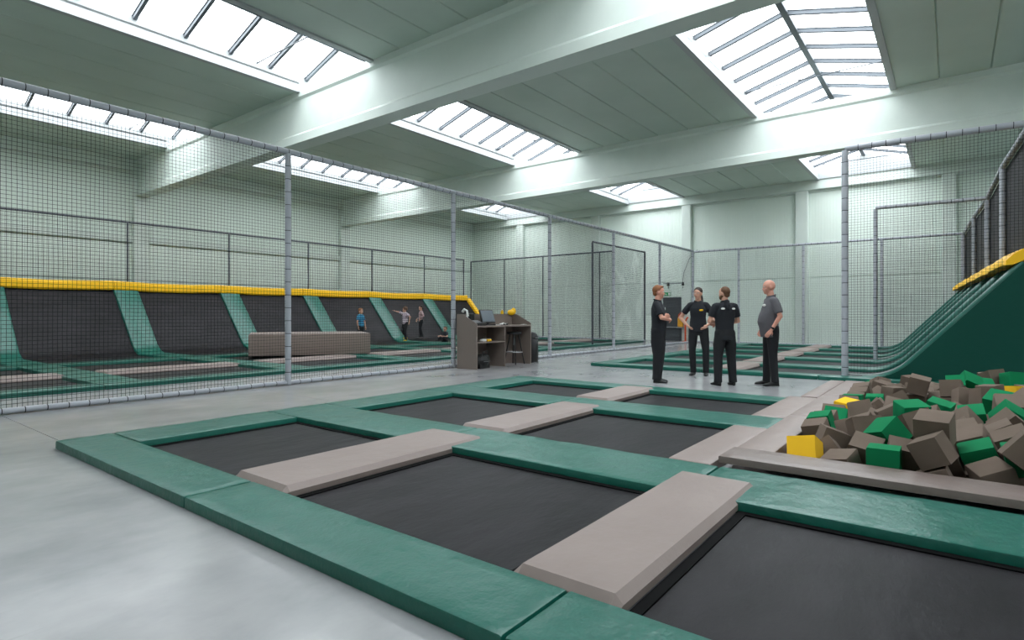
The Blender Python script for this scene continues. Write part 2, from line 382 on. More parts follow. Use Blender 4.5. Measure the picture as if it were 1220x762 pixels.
# ---------------------------------------------------------------- padded courts
def pad_mesh(name,L,W,z0,z1,mt,bev=.02,wr=.006,seed=0,cell=.09,round_=True):
    """padded mat L x W, origin at its corner; rounded or chamfered top edge, puckered skin"""
    def ax(l):
        n=max(2,int((l-2*bev)/cell)); c=[bev+(l-2*bev)*i/n for i in range(n+1)]
        e=[0,bev*.3,] if round_ else [0]
        return e+c+[l-q for q in e[::-1]]
    xs,ys=ax(L),ax(W); nx,ny=len(xs),len(ys)
    def drop(a,l):
        q=min(a,l-a)
        if q>=bev: return 0
        t=1-q/bev
        return bev*(1-math.sqrt(max(0,1-t*t))) if round_ else bev*t
    vs=[]
    for j,y in enumerate(ys):
        for i,x in enumerate(xs):
            d=min(drop(x,L)+drop(y,W),bev*1.2)
            p=Vector((x*1.3+seed*3.1,y*2.2,seed*7.7)); nzv=noise.noise(p*2.2)*.7+abs(noise.noise(p*5.5))*.5
            e=min(min(x,L-x),min(y,W-y)); k=1 if e>bev else .3
            vs.append((x,y,z1-d+wr*nzv*k))
    fs=[(j*nx+i,j*nx+i+1,(j+1)*nx+i+1,(j+1)*nx+i) for j in range(ny-1) for i in range(nx-1)]
    per=[i for i in range(nx)]+[j*nx+nx-1 for j in range(1,ny)]+[(ny-1)*nx+i for i in range(nx-2,-1,-1)]+[j*nx for j in range(ny-2,0,-1)]
    n0=len(vs)
    for q in per: vs.append((vs[q][0],vs[q][1],z0))
    P=len(per)
    for a in range(P): b=(a+1)%P; fs.append((per[b],per[a],n0+a,n0+b))
    fs.append(tuple(range(n0,n0+P))[::-1])
    m=MB(); m.add(vs,fs); me=m.mesh(name,mt,True); me.set_sharp_from_angle(angle=R(28)); return me
pad_seed=[0]
def pad(name,x0,x1,y0,y1,z0,z1,mt,parent,bev=.012,wr=.006,round_=True,cell=.09,g=.006):
    pad_seed[0]+=1
    me=pad_mesh(name,x1-x0-2*g,y1-y0-2*g,z0,z1,mt,bev,wr,pad_seed[0],cell,round_)
    o=link(name,me,parent,loc=(x0+g,y0+g,0))
    return o
def bed(x0,x1,y0,y1,z,parent):
    m=MB(); n=8; vs=[]
    for j in range(n+1):
        for i in range(n+1):
            u,v=i/n,j/n; x=x0+(x1-x0)*u; y=y0+(y1-y0)*v
            vs.append((x,y,z-.010*math.sin(math.pi*u)*math.sin(math.pi*v)+.0015*noise.noise(Vector((x*3,y*3,1)))))
    fs=[(j*(n+1)+i,j*(n+1)+i+1,(j+1)*(n+1)+i+1,(j+1)*(n+1)+i) for j in range(n) for i in range(n)]
    m.add(vs,fs); return m.build('bed',M['bed'],parent,True)
ZT=.07
# --- near court
nc=empty('trampoline_court',(0,0,0),'large trampoline court in the foreground with green edge pads and taupe dividers','trampoline court')
def gseg(x0,x1,cuts,z1=ZT,nm='edge_pad',mt='green'):
    for a,b in zip(cuts[1:],cuts[:-1]): pad(nm,x0,x1,a,b,.002,z1,M[mt],nc,cell=.07)
gseg(1.5,1.93,[6.12,3.62,1.2,-1.3,-3.6])
gseg(3.42,4.15,[6.12,3.6,1.32,-1.1,-3.6],nm='cross_pad')
gseg(5.8,6.48,[6.12,3.9,1.39],nm='cross_pad')
gseg(7.72,8.17,[6.12,3.6,1.42],nm='edge_pad')
for a,b in ((1.93,3.42),(4.15,5.8),(6.48,7.72)): pad('edge_pad',a,b,5.5,6.12,.002,ZT,M['green'],nc,cell=.07)
for (a,b),cols in (((1.93,3.42),((3.25,3.9),(.98,1.5),(-2.3,-1.75))),((4.15,5.8),((3.28,3.85),)),((6.48,7.72),((3.45,3.97),))):
    for y0,y1 in cols: pad('divider_pad',a-.0,b+.42 if a<3 else b+.22,y0,y1,.02,ZT+.018,M['taupe'],nc,bev=.035,wr=.002,round_=False)
pad('divider_pad',4.15,5.8,1.38,1.72,.002,ZT+.004,M['taupe'],nc,bev=.02,wr=.003)
pad('divider_pad',6.48,8.3,1.38,1.74,.002,ZT+.004,M['taupe'],nc,bev=.02,wr=.003)
for (a,b),cols in (((1.93,3.42),((3.9,5.5),(1.5,3.25),(-1.75,.98))),((4.15,5.8),((3.85,5.5),(1.72,3.28))),((6.48,7.72),((3.97,5.5),(1.74,3.45)))):
    for y0,y1 in cols:
        bed(a+.03,b-.03,y0+.03,y1-.03,.013,nc)
        m=MB()
        for q in ((a,b,y0,y0+.05),(a,b,y1-.05,y1),(a,a+.05,y0+.05,y1-.05),(b-.05,b,y0+.05,y1-.05)): m.box(*q,.002,.02)
        m.build('bed_frame',M['frame'],nc)

# --- foam pit
pt=empty('foam_pit',(0,0,0),'sunken foam pit with taupe padded rim at the right','foam pit')
pad('rim_pad',4.22,4.6,-.9,1.36,.075,.125,M['rim'],pt,bev=.006,wr=.003)
pad('rim_pad',4.22,4.6,-3.4,-.9,.075,.125,M['rim'],pt,bev=.006,wr=.003)
for a,b in ((4.62,6.6),(6.6,8.5),(8.5,10.62)): pad('rim_pad',a,b,1.08,1.38,.002,.095,M['taupe'],pt,bev=.015,wr=.003)
pad('rim_pad',8.3,10.62,1.38,1.6,.002,.085,M['taupe'],pt,bev=.015,wr=.003)
for a,b in ((-.3,1.08),(-2.4,-.3)): pad('rim_pad',10.3,10.62,a,b,.002,.095,M['rim'],pt,bev=.015,wr=.003)
m=MB(); m.box(4.58,4.615,PY0,1.1,-.6,.075); m.box(4.6,10.32,1.085,1.11,-.6,.002); m.box(10.3,10.33,PY0,1.1,-.6,.002); m.box(4.6,10.32,PY0-.03,PY0,-.6,.002)
m.build('pit_lining',M['rim'],pt); box('pit_base',M['block'],pt,4.6,10.32,PY0,1.1,-.62,-.5)

# --- middle court with its ramp (behind the four people)
mc=empty('trampoline_court',(0,0,0),'trampoline court behind the four staff with long green strips and ramp at its right end','trampoline court')
SX=[(11.35,11.75),(13.3,13.9),(15.65,16.25),(18.0,18.6),(20.35,20.95),(22.7,23.1)]
sh=lambda x:(x-11.65)*.055
for i,(a,b) in enumerate(SX):
    ye=1.9 if i==0 else 1.25+sh(a)
    cuts=[6.5,4.0,ye]
    for p,q in zip(cuts[1:],cuts[:-1]): pad('edge_pad' if i in (0,5) else 'cross_pad',a,b,p,q,.002,ZT,M['green'],mc,cell=.15)
pad('edge_pad',11.35,11.75,-.6,1.9,.002,ZT,M['green'],mc,cell=.15)
for (a,b) in [(SX[i][1],SX[i+1][0]) for i in range(5)]:
    pad('edge_pad',a,b,6.05,6.5,.002,ZT,M['green'],mc,cell=.15)
    pad('divider_pad',a,b+.3,3.35,3.95,.02,ZT+.018,M['taupe'],mc,bev=.05,wr=.002,round_=False,cell=.2)
    for y0,y1 in ((3.95,6.05),(1.25+sh(a),3.35)): bed(a+.03,b-.03,y0+.02,y1-.02,.013,mc)

def ramp_profile(rise=1.93,run=1.72,flat=.6,r=.9,off=0.):
    an=math.atan2(rise,run); tl=r*math.tan(an/2); pts=[(-flat,0.)]
    n=7
    for i in range(n+1):
        t=an*i/n; pts.append((-tl+r*math.sin(t),r*(1-math.cos(t))))
    for i in range(1,9):
        q=i/8; x0,z0=-tl+r*math.sin(an),r*(1-math.cos(an)); pts.append((x0+(run-x0)*q,z0+(rise-z0)*q))
    return pts
def sweep(name,fmap,x0,x1,pts,th,zb,mt,parent,wr=0.):
    """padded strip following the ramp profile; th thickness; zb height of its top above the base curve"""
    m=MB(); n=len(pts); vs=[]; nxx=4
    nrm=[]
    for i in range(n):
        a=pts[max(i-1,0)]; b=pts[min(i+1,n-1)]; dx,dz=b[0]-a[0],b[1]-a[1]; l=math.hypot(dx,dz); nrm.append((-dz/l,dx/l))
    b_=.03
    cs=[(0,-th),(0,-b_),(b_*.3,-b_*.3),(b_,0),((x1-x0)/2,.006),(x1-x0-b_,0),(x1-x0-b_*.3,-b_*.3),(x1-x0,-b_),(x1-x0,-th)]
    k=len(cs)
    for i in range(n):
        for cx,cz in cs:
            h=zb+cz+(wr*noise.noise(Vector((x0*2+cx*3,i*.7,3))) if cz==0 or cz>0 else 0)
            vs.append(fmap(x0+cx,pts[i][0]+nrm[i][0]*h,pts[i][1]+nrm[i][1]*h))
    fs=[]
    for i in range(n-1):
        for j in range(k): fs.append((i*k+j,i*k+(j+1)%k,(i+1)*k+(j+1)%k,(i+1)*k+j))
    fs.append(tuple(range(k))); fs.append(tuple((n-1)*k+j for j in range(k)))
    m.add(vs,fs); return fixn(m.build(name,mt,parent,True))
def curved_bed(fmap,x0,x1,pts,parent,h=.015):
    m=MB(); n=len(pts); vs=[fmap(x,p[0],p[1]+h) for p in pts for x in (x0,(x0+x1)/2,x1)]
    fs=[(i*3+j,i*3+j+1,(i+1)*3+j+1,(i+1)*3+j) for i in range(n-1) for j in range(2)]
    m.add(vs,fs); return m.build('bed',M['bed'],parent,True)
rf=lambda x,s_,z:(x,.84-s_+sh(x),z)
prof=ramp_profile(flat=.42)
RX=[(11.66,12.0)]+SX[1:]
for i,(a,b) in enumerate(RX): sweep('ramp_pad',rf,a,b,prof,.1,.075,M['green'],mc,.004)
for i in range(5): curved_bed(rf,RX[i][1],RX[i+1][0],prof,mc)
m=MB()                                                        # big green side cover of the ramp
side=[(s_,z) for s_,z in prof]+[(2.6,2.3),(2.6,0.0)]
side=[(s_,z+.045) for s_,z in prof[1:]]+[(1.85,2.02),(1.85,.01)]
nn=len(side)
vs=[rf(11.64,s_,z) for s_,z in side]+[rf(11.60,s_,z) for s_,z in side]
m.add(vs,[tuple(range(nn)),tuple(range(nn,2*nn))[::-1]]+[(k_,(k_+1)%nn,(k_+1)%nn+nn,k_+nn) for k_ in range(nn)])
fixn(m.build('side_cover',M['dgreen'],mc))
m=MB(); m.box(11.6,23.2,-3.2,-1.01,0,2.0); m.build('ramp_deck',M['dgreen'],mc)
for i in range(5):                                            # yellow top cushions
    a=11.66+i*2.32; b=a+2.3; m=MB(); vs=[]; n=9; st=10
    for q in range(st+1):
        x=a+(b-a)*q/st; pu=1-.25*abs(2*q/st-1)**4
        for k_ in range(n):
            t=2*math.pi*k_/n; s_=1.66+.24*math.cos(t)*pu; z=2.05+.12*math.sin(t)*pu+.10*math.cos(t)+.012*noise.noise(Vector((x*4,k_,0)))
            vs.append(rf(x,s_,z))
    m.add(vs,[(q*n+k_,q*n+(k_+1)%n,(q+1)*n+(k_+1)%n,(q+1)*n+k_) for q in range(st) for k_ in range(n)]+[tuple(range(n)),tuple(st*n+k_ for k_ in range(n))])
    fixn(m.build('top_cushion',M['yellow'],mc,True))

# --- left court with wall trampolines (behind the long net)
lc=empty('trampoline_court',(0,0,0),'long trampoline court behind the net with wall trampolines under a yellow top pad','trampoline court')
XS=[(3.15*k_,3.15*k_+.65) for k_ in range(0,7)]; xe=22.05; XE=XS+[(xe,xe+.2)]
for i,(a,b) in enumerate(XS):
    for p,q in ((12.7,15.3),(10.75,12.7)): pad('cross_pad',a,b,p,q,.002,ZT,M['green'],lc,cell=.16)
for i in range(len(XS)):
    a=XS[i][0]; b=a+3.15
    pad('edge_pad',a,b,10.3,10.75,.002,ZT,M['green'],lc,cell=.16)
    pad('cross_pad',a,b,15.3,15.95,.002,ZT,M['green'],lc,cell=.16)
    if 1:
        a=XS[i][1]; b=XE[i+1][0]
        pad('divider_pad',a,b+.1,12.45,13.15,.02,ZT+.018,M['taupe'],lc,bev=.05,wr=.002,round_=False,cell=.2)
        bed(a+.02,b-.02,10.77,12.43,.013,lc); bed(a+.02,b-.02,13.17,15.28,.013,lc)
lf=lambda x,s_,z:(x,18.25+s_,z)
profL=ramp_profile(rise=1.92,run=1.75,flat=2.3)
for a,b in XS: sweep('ramp_pad',lf,a,b,profL,.1,.075,M['green'],lc,.004)
for i in range(len(XS)): curved_bed(lf,XS[i][1],XE[i+1][0],profL,lc)
for i in range(len(XS)):
    a=XS[i][0]; b=a+3.15; m=MB(); vs=[]; st=10
    pr=[(0,-.14),(-.05,-.13),(-.07,-.08),(-.07,.08),(-.05,.13),(0,.14),(.3,.14),(.32,.1),(.32,-.1),(.3,-.14)]; n=len(pr)
    for q in range(st+1):
        x=a+.006+(b-a-.012)*q/st; sag=-.03*math.sin(math.pi*q/st)+.008*noise.noise(Vector((x*5,0,0)))
        for dy,dz in pr: vs.append((x,19.93+dy,2.02+dz+sag+.01))
    m.add(vs,[(q*n+k_,q*n+(k_+1)%n,(q+1)*n+(k_+1)%n,(q+1)*n+k_) for q in range(st) for k_ in range(n)]+[tuple(range(n)),tuple(st*n+k_ for k_ in range(n))])
    fixn(m.build('top_pad',M['yellow'],lc))
sweep('end_pad',lf,xe,xe+.22,profL[6:],.25,.16,M['yellow'],lc,.004)
m=MB(); side=[(s_,z) for s_,z in profL[1:]]+[(1.75,0)]; nn=len(side)
m.add([lf(xe+.0,s_,z) for s_,z in side]+[lf(xe+.04,s_,z) for s_,z in side],[tuple(range(nn)),tuple(range(nn,2*nn))[::-1]]+[(k_,(k_+1)%nn,(k_+1)%nn+nn,k_+nn) for k_ in range(nn)])
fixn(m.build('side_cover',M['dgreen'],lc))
box('back_deck',M['frame'],lc,XS[0][0],xe+.04,20.05,20.4,0,1.88)
pad('edge_pad',xe-.02,xe+.4,10.3,15.9,.002,ZT,M['green'],lc,cell=.2)
# ---------------------------------------------------------------- fences with nets
M['darkrail']=mat('dark_rail',srgb(78,82,90),.5)
sleeves={}
def sleeve_mesh(L,r):
    k=(round(L,3),round(r,3))
    if k not in sleeves:
        m=MB(); n=8; z=[0,.008,.02,L-.02,L-.008,L]; q=[.93,.97,1,1,.97,.93]
        m.tube([(0,0,a) for a in z],[r*c for c in q],n); sleeves[k]=m.mesh('foam_sleeve',M['foam'],True)
    return sleeves[k]
def tie_add(m,p,d,r):
    d=Vector(d).normalized()*.005; p=Vector(p); m.tube([p-d,p+d],r*1.0,8)
def sleeved(parent,name,p0,p1,r,pitch,detail,fm='foam'):
    """a steel rail or post wrapped in foam sleeves tied with black bands"""
    p0,p1=Vector(p0),Vector(p1); L=(p1-p0).length; d=(p1-p0)/L; n=max(1,round(L/pitch)); st=L/n
    core=MB().tube([p0,p1],r*.8,8).build(name,M['tie'],parent)
    q=d.to_track_quat('Z','X').to_euler()
    if detail:
        me=sleeve_mesh(st-.004,r)
        for i in range(n): link('foam_sleeve',me,core,loc=p0+d*(i*st+.002),rot=q)
    else:
        pts=[];rs=[]
        for i in range(n):
            for a,c in ((0,.82),(.02,1),(st-.02,1)): pts.append(p0+d*(i*st+a)); rs.append(r*c)
        pts.append(p1);rs.append(r*.9)
        MB().tube(pts,rs,8).build('foam_sleeve',M[fm],core,True)
    t=MB()
    for i in range(1,n): tie_add(t,p0+d*i*st,d,r*.985)
    if t.v: tag(t.build('tie_band',M['tie'],core),kind='stuff')
    return core
def net(parent,p0,p1,zlo,ztop,cell=.048,r=.0021,seed=0):
    """knotted net between two points; zlo, ztop: heights or functions of 0..1 along the run"""
    p0,p1=Vector((p0[0],p0[1],0)),Vector((p1[0],p1[1],0)); L=(p1-p0).length; d=(p1-p0)/L; nrm=Vector((-d.y,d.x,0))
    lo=zlo if callable(zlo) else (lambda t:zlo); hi=ztop if callable(ztop) else (lambda t:ztop)
    m=MB()
    def wob(u,z):
        return (nrm*(.018*noise.noise(Vector((u*.8,z*.9,seed)))+.004*noise.noise(Vector((u*6,z*6,seed+5)))),
                .006*noise.noise(Vector((u*3,z*3,seed+9))), .006*noise.noise(Vector((u*3,z*3,seed+17))))
    def strand(pts):
        vs=[];k=len(pts)
        for i,p in enumerate(pts):
            t=(pts[min(i+1,k-1)]-pts[max(i-1,0)]).normalized(); b=t.cross(nrm)
            for a in (90,210,330): vs.append(p+nrm*math.sin(R(a))*r+b*math.cos(R(a))*r)
        m.add(vs,[(i*3+a,i*3+(a+1)%3,(i+1)*3+(a+1)%3,(i+1)*3+a) for i in range(k-1) for a in range(3)])
    n=int(L/cell)
    for i in range(n+1):
        u=L*i/n; a,b=lo(i/n),hi(i/n)
        if b-a<.05: continue
        k=max(2,int((b-a)/.28)); pts=[]
        for j in range(k+1):
            z=a+(b-a)*j/k; w0,du,dz=wob(u,z); pts.append(p0+d*(u+du)+Vector((0,0,z))+w0)
        strand(pts)
    zmin=min(lo(0),lo(1)); zmax=max(hi(0),hi(1)); nz=int((zmax-zmin)/cell)
    for j in range(nz+1):
        z=zmin+(zmax-zmin)*j/nz; k=max(2,int(L/.2)); run=[]
        for i in range(k+1):
            t=i/k
            if lo(t)-.01<=z<=hi(t)+.01:
                u=L*t; w0,du,dz=wob(u,z); run.append(p0+d*u+Vector((0,0,z+dz))+w0)
            else:
                if len(run)>1: strand(run)
                run=[]
        if len(run)>1: strand(run)
    return tag(m.build('net',M['net'],parent),kind='stuff')
def fence(label,p0,p1,posts,h,rt=.05,rp=.05,detail=False,bottom=True,group=None,cell=.048,r=.0021,pitch=.21,ndet=0,z0=.0,name='net_fence',fm='foam'):
    f=empty(name,(0,0,0),label,'fence',group)
    A=Vector((p0[0],p0[1],0));B=Vector((p1[0],p1[1],0))
    L=(B-A).length
    sleeved(f,'top_rail',A+Vector((0,0,h)),B+Vector((0,0,h)),rt,pitch,detail,fm)
    if bottom: sleeved(f,'bottom_rail',A+Vector((0,0,z0+.04)),B+Vector((0,0,z0+.04)),.036,pitch,detail)
    for i,t in enumerate(posts):
        p=A+(B-A)*(t/L); sleeved(f,'post',p+Vector((0,0,z0)),p+Vector((0,0,h-rt*.6)),rp,pitch,detail and i<ndet,fm)
    net(f,p0,p1,z0+.07,h-.03,cell,r,seed=len(bpy.data.objects)%17)
    return f
# long net fence, Y = 8.66, from beyond the left edge of the picture to the far corner
fence('tall net fence with grey foam wrapped posts running the length of the hall',(1.0,8.66),(23.72,8.66),[.45,4.21,8.14,11.92,15.61,19.27,22.7],3.83,detail=True,ndet=3,r=.0025)
fence('net fence across the far end behind the four staff',(23.72,8.6),(23.72,-.25),[1.8,4.15,6.63,8.85],3.8,rt=.045,rp=.045,cell=.06,r=.002)
fence('dark railed net fence along the top of the yellow wall pad',(.1,20.25),(22.2,20.25),[k_*3.14-2.55+2.95-3.14 for k_ in range(2,8)]+[22.05],4.02,rt=.03,rp=.028,bottom=False,cell=.06,r=.0022,z0=2.05,fm='darkrail')
fence('far net fence at the end of the left court behind the desk',(24.0,21.4),(24.0,12.5),[.02,2.4,4.9,8.15,8.85],4.12,rt=.035,rp=.032,cell=.06,r=.0022,fm='darkrail')
fence('short net fence panel with steel frame behind the long fence right of the bin',(18.4,10.45),(22.9,10.45),[0,4.48],3.83,rt=.035,rp=.04,cell=.06,r=.0022,fm='darkrail')
# net frames over the ramp of the middle court
def slopez(x):
    pz=[(p[0],p[1]) for p in prof]
    def f(y):
        s_=.84+sh(x)-y
        for (a,za),(b,zb) in zip(pz[:-1],pz[1:]):
            if a<=s_<=b: return za+(zb-za)*(s_-a)/(b-a)+.1
        return .1 if s_<pz[0][0] else pz[-1][1]+.1
    return f
def ramp_frame(label,x,y0,y1,h0,h1,r,cell,post2=True,zb=.0):
    f=empty('net_screen',(0,0,0),label,'fence'); sz=slopez(x)
    sleeved(f,'top_rail',(x,y0,h0),(x,y1,h1),r,.21,True)
    sleeved(f,'post',(x,y0,zb),(x,y0,h0-.03),r,.21,True)
    net(f,(x,y0),(x,y1),lambda t:sz(y0+(y1-y0)*t),lambda t:h0+(h1-h0)*t-.03,cell,.0021,seed=3)
    pts=[(x,y0+(y1-y0)*i/24,sz(y0+(y1-y0)*i/24)) for i in range(25)]
    m=MB().tube(pts,.012,6); m.build('edge_rope',M['curb'],f)
ramp_frame('nearest tall net frame standing over the ramp beside the foam pit',11.75,1.53,-.95,4.12,4.08,.055,.048,zb=.0)
ramp_frame('second net frame over the ramp, behind the nearest one',16.3,1.48,-.6,3.73,3.71,.045,.05,zb=ZT)
# dark padded barrier above the ramp
bq=[(11.75,-.95,4.08),(14.1,-.74,3.92),(16.3,-.6,3.71),(19.6,-.45,3.76),(23.72,-.28,3.8)]
f=empty('ramp_barrier',(0,0,0),'barrier of black mesh panels and blue grey posts above the yellow ramp cushions','barrier')
for a,b in zip(bq[:-1],bq[1:]):
    sleeved(f,'top_rail',a,b,.05,.21,True)
    A=Vector(a);B=Vector(b); m=MB(); off=Vector((0,-.05,0)); th=Vector((0,-.03,0))
    q=[Vector((A.x,A.y,1.9)),Vector((B.x,B.y,1.9)),B-Vector((0,0,.03)),A-Vector((0,0,.03))]; q=[v+off for v in q]
    m.add(q+[v+th for v in q],[(0,1,2,3),(7,6,5,4)]+[(i,(i+1)%4,(i+1)%4+4,i+4)[::-1] for i in range(4)]); fixn(m.build('mesh_panel',M['mesh_black'],f))
for p in bq: sleeved(f,'post',(p[0],p[1],1.95),(p[0],p[1],p[2]-.03),.05,.21,True)

# ---------------------------------------------------------------- foam block on the left court
bl=empty('foam_block',(7.52,14.34,ZT+.015),'big taupe foam block lying on the left court behind the net','foam block',rz=math.atan2(12.82-14.34,10.21-7.52))
pm=pad_mesh('block_body',3.08,1.9,.0,.55,M['block'],.012,.006,5,.12); link('block_body',pm,bl)
pm=pad_mesh('block_top',3.06,1.88,.552,.565,M['taupe'],.01,.004,6,.2); link('top_cover',pm,bl,loc=(.01,.01,0))

# ---------------------------------------------------------------- counter desk and the things on it
dk=empty('counter_desk',(9.04,7.89,0),'taupe counter desk with open shelves standing against the long net fence','desk')
m=MB()
def panel(name,pts,d,parent=dk,mt='desk'):
    n=len(pts); m=MB(); d=Vector(d); ps=[Vector(p) for p in pts]
    m.add(ps+[p+d for p in ps],[tuple(range(n)),tuple(range(n,2*n))[::-1]]+[(i,(i+1)%n,(i+1)%n+n,i+n)[::-1] for i in range(n)])
    return fixn(m.build(name,M[mt],parent))
sidep=[(0,0,0),(0,.57,0),(0,.57,1.17),(0,.42,1.17),(0,0,.96)]
panel('side_panel',sidep,(.02,0,0)); panel('side_panel',[(1.93+p[0],p[1],p[2]) for p in sidep],(.02,0,0))
box('back_panel',M['desk'],dk,.02,1.93,.55,.57,0,1.17)
box('worktop',M['desk'],dk,.02,1.93,.0,.55,.885,.92,bev=.003)
box('divider',M['desk'],dk,.96,.98,.01,.55,0,.885)
box('shelf',M['desk'],dk,.02,.96,.01,.55,.55,.572)
DX,DY=9.04,7.89
def onesk(name,x,y,z,label,cat,rz=0): return empty(name,(DX+x,DY+y,z),label,cat,rz=rz)
t=onesk('touch_monitor',.68,.22,.921,'black touch screen monitor tilted back on the counter desk','monitor',rz=R(-8))
box('stand',M['black'],t,-.14,.14,-.06,.14,0,.03,bev=.008); MB().tube([(0,.05,.02),(0,.1,.2)],.03,8).build('neck',M['black'],t)
sc_=box('screen_case',M['black'],t,-.2,.2,-.02,.02,0,.31,bev=.01); sc_.location=(0,.03,.05); sc_.rotation_euler=(R(-20),0,0)
box('display',M['screen'],sc_,-.175,.175,-.024,-.019,.03,.285)
t=onesk('cash_register',.27,.28,.921,'black cash register keyboard and printer left of the touch screen','register',rz=R(6))
box('register_body',M['black'],t,-.17,.17,-.18,.12,0,.06,bev=.012)
o=box('keypad',M['black'],t,-.15,.15,-.16,.06,.0,.02,bev=.006); o.location=(0,0,.075); o.rotation_euler=(R(24),0,0)
m=MB()
for i in range(6):
    for j in range(4): m.box(-.13+i*.045,-.1+i*.045,-.13+j*.045,-.1+j*.045,.0205,.028)
tag(m.build('keys',M['steel'],o),kind='stuff')
o=box('printer_head',M['black'],t,-.08,.1,.08,.2,.0,.26,bev=.02)
box('receipt_slot',M['steel'],o,-.05,.07,.1,.17,.26,.265)
t=onesk('card_terminal_dock',.09,.42,.921,'white handset in a cradle at the left end of the counter','handset')
box('cradle',M['white'],t,-.06,.07,-.06,.08,0,.2,bev=.025)
MB().tube([(0,-.08,.2),(-.01,-.07,.32),(0,.02,.35),(.02,.08,.3)],[.03,.022,.022,.03],10).build('handset',M['white'],t,True)
for x,y,a,lb in ((.9,.2,10,'white paper slip just right of the touch screen'),(1.08,.17,-20,'folded white paper bundle in the middle of the counter'),(1.27,.25,35,'crumpled white paper towards the right of the counter'),(1.75,.08,4,'flat white card at the front right edge of the counter')):
    t=onesk('paper_sheet',x,y,.921,lb,'paper',rz=R(a)); hh=.05 if 'bundle' in lb or 'crumpled' in lb else .012
    m=MB(); vs=[];n=5
    for j in range(n):
        for i in range(n): vs.append((-.07+.035*i,-.05+.025*j,hh*max(.05,.5+noise.noise(Vector((i*.9+x*9,j*.9,0))))+.006))
    m.add(vs,[(j*n+i,j*n+i+1,(j+1)*n+i+1,(j+1)*n+i) for j in range(n-1) for i in range(n-1)]); o=m.build('sheet',M['white'],t)
    sm=o.modifiers.new('thick','SOLIDIFY'); sm.thickness=.004
t=onesk('stapler',1.17,.15,.921,'small dark stapler among the papers on the counter','stapler'); box('stapler_body',M['black'],t,-.07,.07,-.018,.018,0,.035,bev=.01); box('stapler_arm',M['steel'],t,-.07,.06,-.012,.012,.04,.05,bev=.003)
t=onesk('yellow_cloth',1.82,.5,1.171,'bright yellow cloth bunched on the rear edge of the counter','cloth')
m=MB().ell((0,0,.04),(.13,.06,.07)).ell((.09,0,.07),(.08,.05,.08)); o=m.build('cloth_body',M['yellow'],t,True); rm=o.modifiers.new('r','REMESH'); rm.mode='VOXEL'; rm.voxel_size=.01
t=onesk('yellow_bottle',1.5,.52,1.171,'small pale yellow bottle left of the yellow cloth','bottle'); MB().tube([(0,0,0),(0,0,.06),(0,0,.075),(0,0,.1)],[.035,.035,.015,.015],12).build('bottle_body',M['cube_yellow'],t,True); MB().tube([(0,0,.1),(0,0,.12)],.018,10).build('bottle_cap',M['white'],t)
for x,lb,mt in ((.38,'small pale item on the desk shelf','white'),(.55,'yellow packet on the desk shelf','cube_yellow')):
    t=onesk('packet',x,.15,.573,lb,'packet'); box('packet_body',M[mt],t,-.07,.07,-.05,.05,0,.05,bev=.015); box('packet_flap',M['white'],t,-.05,.03,-.052,.03,.05,.058,bev=.003)
t=onesk('sports_bag',.36,.2,0,'black bag on the floor inside the lower left desk compartment','bag')
m=MB().ell((0,0,.15),(.22,.16,.16)).ell((.08,-.02,.2),(.14,.12,.12)); m.box(-.16,.16,-.12,.12,0,.1); o=m.build('bag_body',M['shoe'],t,True); rm=o.modifiers.new('r','REMESH'); rm.mode='VOXEL'; rm.voxel_size=.012
MB().tube([(-.1,-.1,.26),(-.09,-.14,.36),(.05,-.15,.38),(.1,-.11,.3)],.012,8).build('handle',M['black'],t,True)
box('zip',M['steel'],t,-.1,.12,-.175,-.168,.15,.158)
# stool in the knee space
t=onesk('bar_stool',1.55,.2,0,'black backless bar stool with steel foot ring under the counter','stool')
MB().tube([(0,0,.7),(0,0,.71),(0,0,.75),(0,0,.76)],[.15,.17,.17,.15],20).build('seat',M['black'],t,True)
for k_ in range(4):
    a=R(45+90*k_); MB().tube([(.1*math.cos(a),.1*math.sin(a),.7),(.24*math.cos(a),.24*math.sin(a),.01)],.013,8).build('leg',M['black'],t)
ring=[(.185*math.cos(R(a)),.185*math.sin(R(a)),.29) for a in range(0,361,15)]
MB().tube(ring,.012,8).build('foot_ring',M['steel'],t)
MB().tube([(0,0,.45),(0,0,.7)],.02,10).build('spindle',M['steel'],t)
# bin and board right of the desk
t=empty('waste_bin',(11.46,8.2,0),'black domed waste bin on the floor right of the desk','bin')
MB().tube([(0,0,0),(0,0,.02),(0,0,.56),(0,0,.57)],[.14,.15,.15,.14],20).build('bin_body',M['black'],t,True)
l_=MB().tube([(0,0,.57),(0,0,.62),(0,0,.68),(0,0,.72),(0,0,.735)],[.155,.15,.12,.07,.01],20).build('dome_lid',M['black'],t,True)
box('flap',M['steel'],l_,-.06,.06,-.152,-.13,.59,.6)
t=empty('white_panel',(11.1,8.12,0),'narrow white board standing between the desk and the black bin','board')
box('board',M['white'],t,-.06,.1,-.0,.04,0,.62,bev=.006); box('board_cap',M['steel'],t,-.065,.105,-.005,.045,.62,.65,bev=.006)

